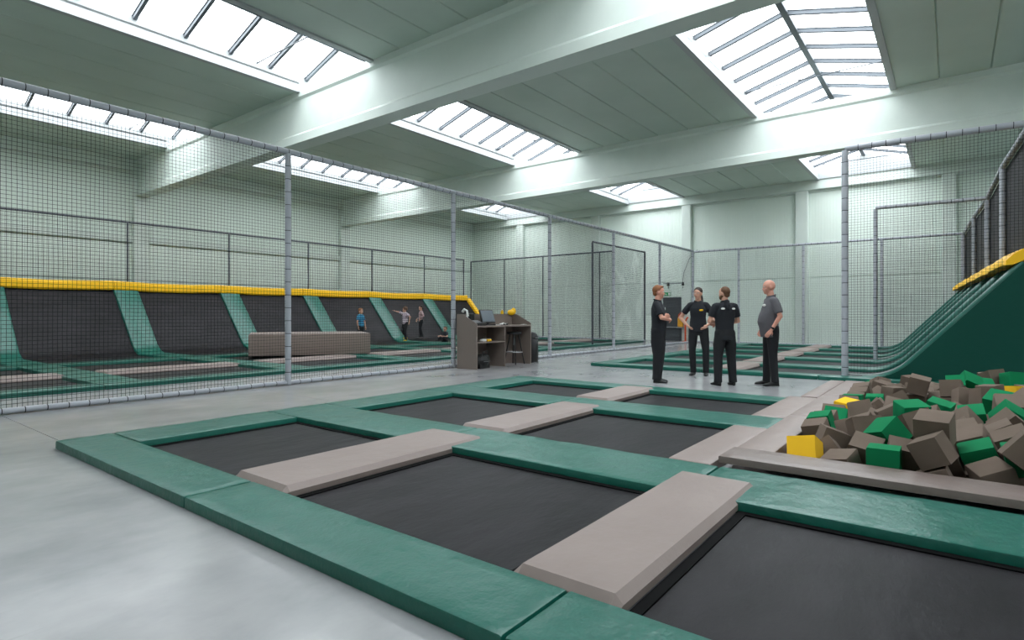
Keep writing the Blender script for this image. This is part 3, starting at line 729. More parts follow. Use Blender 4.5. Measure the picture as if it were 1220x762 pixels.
# ---------------------------------------------------------------- foam cubes in the pit
CUBES=[[4.75,-1.2,0.35,0.26,-1.52,-1.83,0.23,0.22,0.22],
[4.97,0.1,0.35,-1.3,0.01,-1.74,0.22,0.23,0.23],
[6.32,-1.0,0.35,1.63,0.31,-1.7,0.21,0.21,0.21],
[7.0,-0.56,0.34,2.82,-0.14,1.12,0.22,0.22,0.22],
[8.35,-0.9,0.34,-2.44,1.53,0.29,0.21,0.2,0.2],
[6.1,-0.96,0.32,-1.65,-0.13,1.43,0.23,0.22,0.22],
[8.04,0.01,0.32,2.78,-1.29,0.24,0.2,0.21,0.21],
[7.03,-0.34,0.32,1.42,0.49,2.69,0.2,0.2,0.2],
[6.71,-0.66,0.32,-0.01,1.39,-1.66,0.22,0.22,0.22],
[5.17,-0.91,0.31,-2.17,0.03,0.7,0.23,0.22,0.22],
[4.99,-1.25,0.31,0.07,-1.34,3.07,0.2,0.2,0.2],
[9.66,-0.61,0.31,1.5,-0.21,-2.62,0.22,0.22,0.22],
[7.25,-1.23,0.31,-1.58,-0.16,1.57,0.21,0.22,0.22],
[9.83,-0.42,0.31,0.34,3.03,-0.96,0.21,0.22,0.22],
[8.05,-0.32,0.3,-1.61,0.1,1.11,0.2,0.2,0.2],
[8.16,-0.73,0.3,0.15,1.26,-0.6,0.21,0.21,0.21],
[8.56,0.33,0.3,-0.97,-1.28,-2.22,0.21,0.22,0.22],
[6.76,-0.4,0.3,-1.58,-0.49,0.1,0.21,0.23,0.23],
[9.73,-1.21,0.3,0.6,1.78,0.49,0.21,0.21,0.21],
[5.94,0.28,0.3,-1.65,-0.18,0.49,0.22,0.22,0.22],
[7.59,-0.26,0.29,-0.57,1.81,-0.04,0.21,0.21,0.21],
[7.93,-1.24,0.29,-0.05,0.04,-1.57,0.2,0.2,0.2],
[4.79,-0.37,0.29,2.26,0.11,0.07,0.21,0.21,0.21],
[4.75,-0.83,0.29,0.35,-0.01,0.02,0.21,0.21,0.21],
[7.69,-1.24,0.28,0.03,-0.28,-0.11,0.2,0.2,0.2],
[8.57,-1.08,0.28,0.47,3.08,0.4,0.2,0.2,0.2],
[8.28,-0.54,0.28,1.69,-0.06,2.35,0.2,0.2,0.2],
[6.83,-0.92,0.28,-0.39,-1.05,2.27,0.21,0.22,0.22],
[9.32,-0.16,0.27,1.06,2.58,0.12,0.22,0.23,0.23],
[6.33,-1.22,0.27,1.39,-0.43,1.65,0.2,0.2,0.2],
[10.11,-0.39,0.27,0.74,1.36,-0.47,0.2,0.2,0.2],
[8.38,-1.22,0.27,1.46,-0.14,-2.8,0.19,0.2,0.2],
[6.58,0.1,0.27,-1.04,-1.26,-2.32,0.19,0.2,0.2],
[5.68,0.23,0.27,2.34,-1.1,1.17,0.2,0.21,0.21],
[9.04,-0.03,0.27,2.96,0.88,-0.09,0.2,0.2,0.2],
[5.3,-0.59,0.27,0.03,-1.13,1.45,0.22,0.21,0.21],
[8.46,-0.66,0.27,1.03,-1.69,1.2,0.2,0.2,0.2],
[6.61,-0.99,0.26,-0.22,2.79,-1.43,0.22,0.22,0.22],
[9.97,-1.15,0.26,0.52,1.23,-2.76,0.22,0.22,0.22],
[5.23,-0.34,0.26,0.23,-2.68,1.58,0.21,0.2,0.2],
[6.54,-0.39,0.26,1.99,0.59,-1.22,0.21,0.21,0.21],
[7.56,-0.83,0.26,-0.1,-0.89,0.01,0.21,0.21,0.21],
[7.78,-0.11,0.26,-0.12,-0.27,-2.8,0.21,0.21,0.21],
[8.73,-0.73,0.25,1.0,0.83,2.62,0.2,0.2,0.2],
[5.75,-0.56,0.25,-0.62,2.09,1.11,0.19,0.2,0.2],
[5.58,-0.3,0.25,-1.43,-0.55,-1.56,0.19,0.2,0.2],
[8.24,-0.07,0.24,-0.66,-0.23,3.02,0.22,0.22,0.22],
[4.76,0.11,0.24,0.27,2.06,1.57,0.2,0.2,0.2],
[5.2,0.4,0.24,-1.15,-2.23,-1.06,0.2,0.21,0.21],
[6.5,-0.14,0.24,-0.43,1.12,-0.37,0.19,0.2,0.2],
[9.76,-0.99,0.23,-1.72,-2.76,-0.15,0.2,0.21,0.21],
[6.17,0.43,0.23,0.11,0.5,1.85,0.21,0.22,0.22],
[6.28,-0.38,0.22,-0.31,2.33,-1.56,0.21,0.22,0.22],
[5.55,-0.07,0.22,-2.9,-0.28,-1.47,0.22,0.22,0.22],
[8.87,-1.19,0.22,-1.83,-0.48,0.11,0.22,0.22,0.22],
[7.89,-0.69,0.22,-0.25,-0.5,0.14,0.22,0.22,0.22],
[5.01,-0.36,0.21,0.12,-0.24,-1.55,0.19,0.2,0.2],
[9.58,-0.31,0.21,-0.25,-2.01,0.47,0.21,0.2,0.2],
[6.72,0.45,0.21,0.51,0.21,-1.47,0.21,0.21,0.21],
[5.3,-0.12,0.21,1.14,-0.3,-0.04,0.22,0.22,0.22],
[5.0,-0.8,0.21,0.61,-2.36,-1.57,0.21,0.21,0.21],
[8.14,-1.24,0.2,0.4,1.63,0.4,0.21,0.21,0.21],
[6.28,-0.08,0.2,2.62,0.58,1.35,0.22,0.22,0.22],
[5.51,0.57,0.2,-0.33,-1.93,-2.41,0.22,0.23,0.23],
[6.36,0.16,0.2,1.99,-0.37,-1.73,0.2,0.2,0.2],
[5.81,-0.27,0.2,1.12,-2.24,-1.02,0.19,0.2,0.2],
[4.75,-0.56,0.19,-0.69,-3.1,0.01,0.21,0.21,0.21],
[7.27,-0.54,0.19,0.51,1.31,0.09,0.23,0.22,0.22],
[5.78,-0.04,0.18,2.08,1.09,-0.94,0.2,0.21,0.21],
[9.46,-1.03,0.18,-0.67,2.97,0.87,0.2,0.2,0.2],
[10.18,-0.64,0.17,0.43,-3.12,-0.02,0.19,0.2,0.2],
[5.52,-1.21,0.17,0.66,-2.48,-0.03,0.2,0.2,0.2],
[5.05,-0.15,0.17,0.47,1.99,2.09,0.21,0.21,0.21],
[9.97,-0.22,0.17,-1.58,-0.92,0.25,0.19,0.2,0.2],
[6.0,-0.07,0.16,1.96,0.81,-1.19,0.2,0.2,0.2],
[10.07,0.48,0.16,0.11,-1.77,0.97,0.21,0.21,0.21],
[5.86,0.95,0.16,-0.6,-1.86,-0.99,0.2,0.2,0.2],
[7.78,-1.01,0.16,-0.35,2.4,-0.22,0.21,0.21,0.21],
[6.39,-0.92,0.16,1.31,2.97,0.23,0.2,0.21,0.21],
[6.68,0.72,0.16,-2.08,-0.99,0.54,0.22,0.22,0.22],
[6.9,0.24,0.15,0.46,-1.23,-2.15,0.2,0.21,0.21],
[5.93,-1.2,0.15,-0.08,0.52,2.98,0.21,0.21,0.21],
[8.78,0.94,0.15,0.77,-1.27,2.35,0.2,0.21,0.21],
[5.47,-0.93,0.15,0.98,-0.42,-0.18,0.2,0.2,0.2],
[4.74,0.38,0.14,0.02,1.58,1.59,0.2,0.21,0.21],
[5.74,0.7,0.14,1.15,-0.35,-1.57,0.2,0.2,0.2],
[9.94,-0.78,0.14,0.46,-0.35,-3.0,0.21,0.21,0.21],
[4.98,0.29,0.14,1.41,2.82,0.07,0.2,0.2,0.2],
[5.29,0.11,0.14,0.28,1.87,1.63,0.22,0.22,0.22],
[8.37,-0.87,0.14,-1.26,-1.62,0.29,0.2,0.21,0.21],
[8.73,0.6,0.14,0.81,-1.52,-1.55,0.21,0.21,0.21],
[4.76,-1.02,0.14,-0.11,-2.94,-1.54,0.22,0.22,0.22],
[6.9,0.01,0.14,-0.1,0.41,2.97,0.21,0.22,0.22],
[9.21,-1.19,0.14,-1.43,2.57,-0.33,0.2,0.2,0.2],
[5.21,-1.03,0.13,1.02,-0.24,0.28,0.22,0.22,0.22],
[7.2,-0.28,0.13,1.44,-1.7,-1.35,0.21,0.21,0.21],
[6.38,0.58,0.13,-0.98,-1.08,-2.17,0.2,0.2,0.2],
[9.38,0.77,0.13,-1.82,0.03,2.75,0.22,0.21,0.21],
[8.8,-0.93,0.13,1.23,-2.9,-0.2,0.21,0.21,0.21],
[6.19,-0.69,0.13,-0.07,-0.32,2.03,0.22,0.22,0.22],
[9.44,-0.01,0.13,-2.51,1.13,0.46,0.19,0.2,0.2],
[6.09,0.95,0.13,0.89,-1.78,-0.9,0.21,0.21,0.21],
[9.78,0.83,0.13,-0.4,0.24,-0.96,0.2,0.21,0.21],
[7.93,-0.48,0.12,1.32,1.32,-1.94,0.22,0.21,0.21],
[5.92,-0.88,0.12,-1.14,-1.92,-0.65,0.23,0.22,0.22],
[8.91,-0.09,0.12,1.76,-2.25,-0.01,0.2,0.2,0.2],
[7.94,0.07,0.12,1.63,-2.87,0.01,0.21,0.22,0.22],
[10.16,-1.23,0.12,1.61,1.62,-0.13,0.21,0.2,0.2],
[6.68,-0.77,0.12,1.74,-0.05,-2.85,0.21,0.21,0.21],
[9.41,0.25,0.12,-2.33,1.23,0.46,0.21,0.21,0.21],
[5.65,0.95,0.12,-0.78,-1.25,2.32,0.2,0.2,0.2],
[5.01,0.05,0.12,-0.29,2.8,-1.59,0.2,0.2,0.2],
[5.0,0.52,0.12,-2.75,0.2,-1.62,0.21,0.22,0.22],
[6.34,0.91,0.12,1.42,-2.21,0.15,0.2,0.21,0.21],
[7.18,0.9,0.12,0.1,-0.18,-0.47,0.21,0.22,0.22],
[4.76,-1.24,0.11,-1.62,2.9,-0.0,0.2,0.2,0.2],
[7.01,-0.72,0.11,0.04,-0.61,-1.9,0.21,0.22,0.22],
[7.4,-0.81,0.11,-0.15,0.67,-0.22,0.21,0.21,0.21],
[6.69,0.25,0.11,0.51,-1.22,-2.19,0.21,0.21,0.21],
[9.61,-0.55,0.11,3.13,-1.35,0.21,0.19,0.2,0.2],
[8.89,0.36,0.11,1.68,-0.2,-1.73,0.21,0.22,0.22],
[6.2,-0.98,0.11,1.69,0.09,-1.33,0.21,0.21,0.21],
[9.4,-0.35,0.11,-0.25,0.42,-2.94,0.21,0.2,0.2],
[9.04,0.57,0.11,1.98,2.24,-0.23,0.21,0.21,0.21],
[9.38,-0.71,0.11,2.61,0.64,0.9,0.21,0.21,0.21],
[7.4,-0.04,0.11,-0.84,0.85,0.67,0.2,0.21,0.21],
[8.57,0.95,0.1,3.0,-0.24,0.0,0.21,0.21,0.21],
[8.66,-1.23,0.1,1.36,0.03,1.67,0.21,0.21,0.21],
[7.5,-0.3,0.1,-0.2,-3.02,0.99,0.21,0.2,0.2],
[5.44,0.81,0.1,-1.58,1.92,-1.16,0.21,0.21,0.21],
[6.62,0.96,0.1,1.57,-2.21,0.01,0.21,0.22,0.22],
[9.85,-0.55,0.1,0.61,1.93,0.91,0.23,0.22,0.22],
[5.6,0.13,0.1,-0.22,-2.72,1.67,0.2,0.2,0.2],
[8.43,0.52,0.1,0.53,-2.86,0.12,0.19,0.2,0.2],
[9.15,0.3,0.1,-2.01,-1.8,0.58,0.21,0.21,0.21],
[5.69,-0.68,0.1,2.0,-1.05,1.11,0.2,0.2,0.2],
[9.12,-0.41,0.1,0.28,-1.15,2.74,0.2,0.2,0.2],
[4.99,-1.21,0.1,-1.58,2.91,-0.1,0.21,0.22,0.22],
[9.68,-1.2,0.1,1.45,0.17,-0.14,0.2,0.2,0.2],
[8.93,-0.69,0.1,1.85,-0.09,-0.03,0.21,0.22,0.22],
[6.18,0.66,0.1,-2.0,-0.29,-0.05,0.21,0.22,0.22],
[6.07,-0.42,0.1,-1.1,-0.69,-1.78,0.21,0.22,0.22],
[8.66,-0.14,0.1,-1.18,0.09,-2.97,0.22,0.22,0.22],
[8.49,-0.38,0.1,1.7,-2.09,-0.42,0.2,0.21,0.21],
[10.15,0.24,0.09,1.62,0.25,-1.56,0.2,0.2,0.2],
[7.25,-1.2,0.09,-0.06,-2.87,-1.24,0.2,0.2,0.2],
[6.38,-0.58,0.09,-1.74,-0.04,0.4,0.2,0.21,0.21],
[9.81,0.44,0.09,1.51,-0.65,-1.9,0.19,0.2,0.2],
[6.61,-0.56,0.09,-0.31,-1.51,0.6,0.2,0.2,0.2],
[4.82,-0.21,0.09,-0.17,0.4,1.92,0.21,0.21,0.21],
[6.84,-0.23,0.09,2.07,-0.06,-1.42,0.22,0.22,0.22],
[7.21,0.45,0.09,0.64,0.06,0.87,0.21,0.22,0.22],
[7.88,-1.23,0.09,-0.69,1.64,-0.65,0.21,0.21,0.21],
[7.93,0.95,0.09,-0.87,1.63,0.7,0.23,0.22,0.22],
[6.84,-0.47,0.09,-0.3,1.06,0.04,0.21,0.22,0.22],
[7.15,-0.04,0.09,-0.88,-2.04,-0.85,0.2,0.2,0.2],
[5.18,-0.71,0.08,-0.68,1.13,-1.69,0.23,0.22,0.22],
[7.67,-0.45,0.08,-0.2,2.14,0.85,0.21,0.21,0.21],
[10.16,0.04,0.08,-2.26,-1.2,-0.85,0.2,0.2,0.2],
[7.99,-0.24,0.08,1.71,1.72,-0.01,0.22,0.22,0.22],
[8.6,0.12,0.08,-1.75,1.05,-0.25,0.22,0.22,0.22],
[4.93,0.91,0.08,2.76,-1.07,0.26,0.22,0.22,0.22],
[5.29,-0.43,0.08,0.52,1.06,-1.08,0.21,0.22,0.22],
[8.66,0.35,0.08,1.09,-1.75,0.35,0.22,0.22,0.22],
[6.86,-1.01,0.08,-3.06,-0.51,-1.04,0.21,0.21,0.21],
[9.14,-0.69,0.08,-0.41,1.25,1.13,0.2,0.21,0.21],
[5.91,0.37,0.08,-1.65,1.38,0.1,0.2,0.2,0.2],
[8.15,-0.51,0.08,-1.42,-0.02,1.43,0.2,0.21,0.21],
[8.87,0.1,0.08,1.86,-2.0,-0.12,0.21,0.21,0.21],
[9.56,0.44,0.08,2.1,-1.06,-0.81,0.21,0.21,0.21],
[9.89,-1.23,0.08,-2.06,-1.23,0.38,0.19,0.2,0.2],
[9.69,-0.1,0.07,-0.72,-2.29,0.92,0.22,0.21,0.21],
[5.96,0.61,0.07,-0.64,-1.35,2.14,0.19,0.2,0.2],
[5.53,-0.44,0.07,0.25,1.0,-1.3,0.21,0.21,0.21],
[8.21,-0.28,0.07,-3.02,0.1,1.44,0.22,0.22,0.22],
[9.21,0.07,0.07,-1.5,0.23,-0.18,0.21,0.21,0.21],
[8.11,-1.01,0.07,-2.28,0.1,-0.1,0.22,0.22,0.22],
[6.6,-0.23,0.07,-1.07,-2.02,-0.37,0.21,0.21,0.21],
[8.34,0.76,0.07,-0.06,-0.12,0.04,0.2,0.2,0.2],
[6.5,0.34,0.07,-0.4,1.71,2.6,0.21,0.2,0.2],
[7.67,0.96,0.07,1.57,1.0,0.0,0.22,0.21,0.21],
[8.38,-1.2,0.07,-0.45,-1.4,-0.33,0.2,0.21,0.21],
[8.11,-0.73,0.07,1.06,1.29,-0.58,0.22,0.22,0.22],
[9.01,-0.96,0.07,-0.23,-0.08,-1.86,0.21,0.21,0.21],
[10.04,0.92,0.07,-0.37,-1.85,-0.24,0.2,0.21,0.21],
[8.36,0.97,0.07,1.57,3.01,0.0,0.2,0.2,0.2],
[6.88,0.49,0.07,0.44,0.34,-1.7,0.2,0.2,0.2],
[6.65,-1.08,0.06,-0.07,2.73,-1.02,0.22,0.22,0.22],
[9.32,0.54,0.06,2.87,-0.96,0.12,0.2,0.2,0.2],
[10.08,-0.43,0.06,-2.36,1.36,-0.47,0.21,0.21,0.21],
[5.43,-0.69,0.06,-0.13,1.05,-1.66,0.2,0.2,0.2],
[7.65,0.09,0.06,-0.39,2.56,0.22,0.19,0.2,0.2],
[5.92,-0.67,0.06,-1.3,0.2,1.45,0.19,0.2,0.2],
[6.68,0.02,0.06,-2.3,-1.8,0.59,0.21,0.22,0.22],
[9.15,-0.16,0.06,-1.21,-0.63,-0.69,0.2,0.21,0.21],
[10.17,-0.97,0.06,1.58,0.22,1.57,0.2,0.21,0.21],
[8.62,-0.64,0.06,0.64,-1.01,-2.28,0.21,0.22,0.22],
[9.9,0.15,0.06,-2.86,-0.7,-0.3,0.19,0.2,0.2],
[4.78,-0.74,0.05,-1.53,-0.77,-1.58,0.21,0.21,0.21],
[5.73,-1.23,0.05,-1.68,2.63,-0.16,0.21,0.21,0.21],
[7.62,-1.24,0.05,0.18,-1.25,-0.19,0.2,0.2,0.2],
[8.37,-0.59,0.05,2.04,-1.6,-0.6,0.21,0.21,0.21],
[7.72,-0.16,0.05,2.89,0.14,-1.05,0.21,0.21,0.21],
[4.79,0.64,0.05,0.61,-1.23,2.25,0.2,0.21,0.21],
[8.15,0.96,0.05,1.66,1.44,-1.48,0.2,0.2,0.2],
[9.3,-0.94,0.05,2.56,-0.88,-0.92,0.2,0.21,0.21],
[6.36,-1.21,0.05,-0.44,0.2,-3.14,0.21,0.21,0.21],
[8.98,-1.19,0.04,0.41,-1.02,2.73,0.19,0.2,0.2],
[7.7,0.38,0.04,-0.82,-3.05,-0.33,0.2,0.21,0.21],
[7.91,0.69,0.04,0.71,-0.01,-3.14,0.21,0.22,0.22],
[8.17,0.08,0.04,-0.03,-1.16,1.73,0.21,0.21,0.21],
[8.89,-0.37,0.04,-0.05,-2.37,-1.68,0.22,0.22,0.22],
[6.12,-0.19,0.04,-0.69,-0.34,0.01,0.2,0.2,0.2],
[10.16,-0.16,0.04,1.87,0.16,0.05,0.2,0.2,0.2],
[6.25,0.32,0.04,1.39,1.06,-1.51,0.22,0.21,0.21],
[5.67,0.38,0.04,0.09,-1.81,-1.24,0.19,0.2,0.2],
[9.69,-0.97,0.04,-0.29,1.98,-0.53,0.21,0.21,0.21],
[6.38,-0.2,0.04,2.58,0.72,1.28,0.2,0.2,0.2],
[5.26,0.31,0.04,-2.12,0.99,-0.7,0.21,0.21,0.21],
[7.17,0.19,0.04,1.24,0.41,3.03,0.2,0.2,0.2],
[5.86,-0.4,0.03,1.07,-2.32,-1.06,0.21,0.22,0.22],
[5.39,-0.21,0.03,1.14,-2.09,-1.04,0.21,0.21,0.21],
[5.15,0.79,0.03,0.51,2.5,-1.39,0.23,0.22,0.22],
[9.14,0.8,0.03,-0.95,-2.2,0.58,0.23,0.22,0.22],
[5.61,-0.2,0.03,-1.19,0.91,-1.1,0.2,0.2,0.2],
[6.9,0.85,0.03,-0.15,-2.35,0.02,0.2,0.21,0.21],
[7.62,-1.01,0.03,2.37,-0.32,1.65,0.19,0.2,0.2],
[4.74,0.08,0.03,1.55,-1.13,1.58,0.2,0.2,0.2],
[6.04,0.09,0.02,-1.03,0.78,-1.1,0.22,0.22,0.22],
[8.13,0.71,0.02,-1.74,0.86,1.54,0.19,0.2,0.2],
[6.38,0.06,0.02,-0.41,-0.37,0.03,0.2,0.21,0.21],
[8.54,-1.0,0.02,-1.05,0.14,-0.93,0.2,0.2,0.2],
[5.04,-0.39,0.02,-0.27,0.01,0.54,0.21,0.21,0.21],
[8.43,-0.15,0.01,0.3,-3.0,0.1,0.21,0.21,0.21],
[8.18,0.32,0.01,1.87,0.48,1.53,0.21,0.22,0.22],
[7.94,0.3,0.01,1.4,0.36,-0.14,0.2,0.21,0.21],
[9.78,-0.33,0.01,-1.64,0.02,-2.81,0.23,0.22,0.22],
[9.93,-0.99,0.01,1.32,-0.52,-1.56,0.22,0.22,0.22],
[6.09,-1.25,0.01,-1.59,-2.09,0.0,0.2,0.2,0.2],
[7.67,0.73,-0.0,1.92,0.5,1.75,0.19,0.2,0.2],
[10.16,-0.74,-0.0,-1.34,-1.14,1.49,0.2,0.21,0.21],
[5.83,-0.14,-0.0,-1.95,0.52,1.38,0.19,0.2,0.2],
[5.45,0.53,-0.01,1.14,-1.22,0.74,0.23,0.22,0.22],
[8.41,0.19,-0.02,-0.76,-0.9,2.32,0.19,0.2,0.2],
[5.55,-1.03,-0.02,0.92,-0.34,-0.06,0.2,0.2,0.2],
[7.87,-0.85,-0.02,1.5,-0.98,0.37,0.19,0.2,0.2],
[10.09,0.59,-0.03,0.61,1.38,0.97,0.2,0.21,0.21],
[5.82,0.12,-0.03,0.61,-1.13,2.64,0.2,0.21,0.21],
[5.15,-0.19,-0.03,1.29,0.02,0.54,0.19,0.2,0.2],
[5.3,-1.16,-0.03,-1.2,2.66,-0.22,0.21,0.22,0.22],
[8.94,0.86,-0.04,1.93,-0.25,-2.13,0.21,0.21,0.21],
[5.91,0.92,-0.04,-1.82,-0.16,0.01,0.2,0.2,0.2],
[9.82,0.62,-0.04,2.92,0.38,1.32,0.2,0.2,0.2],
[6.49,0.63,-0.04,-0.15,1.08,0.97,0.2,0.21,0.21],
[7.6,-0.72,-0.04,0.59,-0.51,1.01,0.21,0.22,0.22],
[9.54,0.9,-0.05,-3.02,-0.46,0.28,0.22,0.21,0.21],
[6.95,0.28,-0.05,-1.33,-0.24,0.2,0.21,0.21,0.21],
[7.22,-0.82,-0.05,2.84,-1.26,0.19,0.2,0.21,0.21],
[6.43,-0.82,-0.06,0.72,-1.82,-0.45,0.2,0.2,0.2],
[8.41,0.41,-0.06,-1.73,0.97,-1.89,0.19,0.2,0.2],
[5.71,0.61,-0.06,-0.76,-1.03,0.66,0.22,0.22,0.22],
[7.87,-0.6,-0.06,-1.33,-0.07,3.05,0.21,0.21,0.21],
[8.36,-0.87,-0.06,-0.03,3.12,-0.64,0.2,0.2,0.2],
[6.98,0.01,-0.06,-2.64,0.12,-1.76,0.2,0.2,0.2],
[5.68,0.87,-0.07,-1.72,-0.29,-0.36,0.19,0.2,0.2],
[7.5,0.94,-0.07,0.99,0.16,1.47,0.22,0.22,0.22],
[7.1,-0.55,-0.07,0.01,0.12,-1.9,0.22,0.22,0.22],
[5.02,0.31,-0.07,-2.21,1.21,0.54,0.22,0.22,0.22],
[6.17,0.86,-0.07,1.42,-0.15,-0.11,0.21,0.22,0.22],
[8.66,0.67,-0.07,-0.03,-0.05,1.08,0.19,0.2,0.2],
[9.38,-1.2,-0.07,1.33,0.01,-0.21,0.22,0.22,0.22],
[5.03,-0.84,-0.07,1.37,0.87,-2.1,0.2,0.21,0.21],
[7.52,0.0,-0.07,0.96,-0.28,1.98,0.2,0.2,0.2],
[9.72,0.27,-0.07,-0.15,-2.99,-0.22,0.21,0.21,0.21],
[9.49,-0.0,-0.08,0.76,1.13,0.46,0.21,0.22,0.22],
[4.75,0.31,-0.08,-1.04,-1.53,-2.1,0.21,0.22,0.22],
[8.71,0.88,-0.08,0.25,-1.21,2.41,0.21,0.2,0.2],
[6.0,-0.92,-0.08,-0.73,-1.92,-0.65,0.21,0.21,0.21],
[7.0,0.58,-0.08,1.76,-2.12,0.48,0.2,0.21,0.21],
[5.7,-0.8,-0.08,0.2,2.66,-1.62,0.22,0.23,0.23],
[9.51,-0.53,-0.08,-1.56,-1.35,0.24,0.22,0.21,0.21],
[5.54,0.03,-0.08,-1.2,0.3,2.08,0.21,0.22,0.22],
[6.19,0.53,-0.08,0.29,0.43,2.71,0.2,0.2,0.2],
[6.44,0.92,-0.08,1.76,-0.68,-0.16,0.21,0.22,0.22],
[8.72,-0.81,-0.08,-2.68,0.39,-1.59,0.2,0.2,0.2],
[9.48,-0.29,-0.08,-0.5,-1.12,-2.34,0.2,0.21,0.21],
[4.76,-0.96,-0.08,0.77,-1.26,-2.41,0.2,0.2,0.2],
[6.96,-0.28,-0.08,1.35,-2.07,0.03,0.2,0.21,0.21],
[6.97,-1.18,-0.08,0.23,0.06,-2.54,0.2,0.21,0.21],
[6.73,-0.81,-0.09,0.34,1.39,-1.57,0.2,0.2,0.2],
[7.38,-0.52,-0.09,0.31,2.38,-1.18,0.21,0.22,0.22],
[7.23,0.95,-0.09,0.14,-1.78,0.05,0.2,0.2,0.2],
[5.67,-0.55,-0.09,0.12,-2.62,1.62,0.2,0.21,0.21],
[8.95,0.58,-0.09,-0.21,-2.51,0.1,0.21,0.21,0.21],
[9.54,0.6,-0.09,-1.68,2.08,-0.81,0.2,0.21,0.21],
[7.25,-0.24,-0.09,-0.38,-1.44,1.78,0.22,0.22,0.22],
[6.96,-0.8,-0.09,1.65,-0.61,-1.97,0.22,0.22,0.22],
[7.89,0.02,-0.09,0.19,0.2,1.01,0.22,0.22,0.22],
[9.44,0.25,-0.09,1.12,-1.91,0.46,0.21,0.22,0.22],
[6.22,-0.9,-0.09,-3.04,-0.08,0.18,0.2,0.21,0.21]]
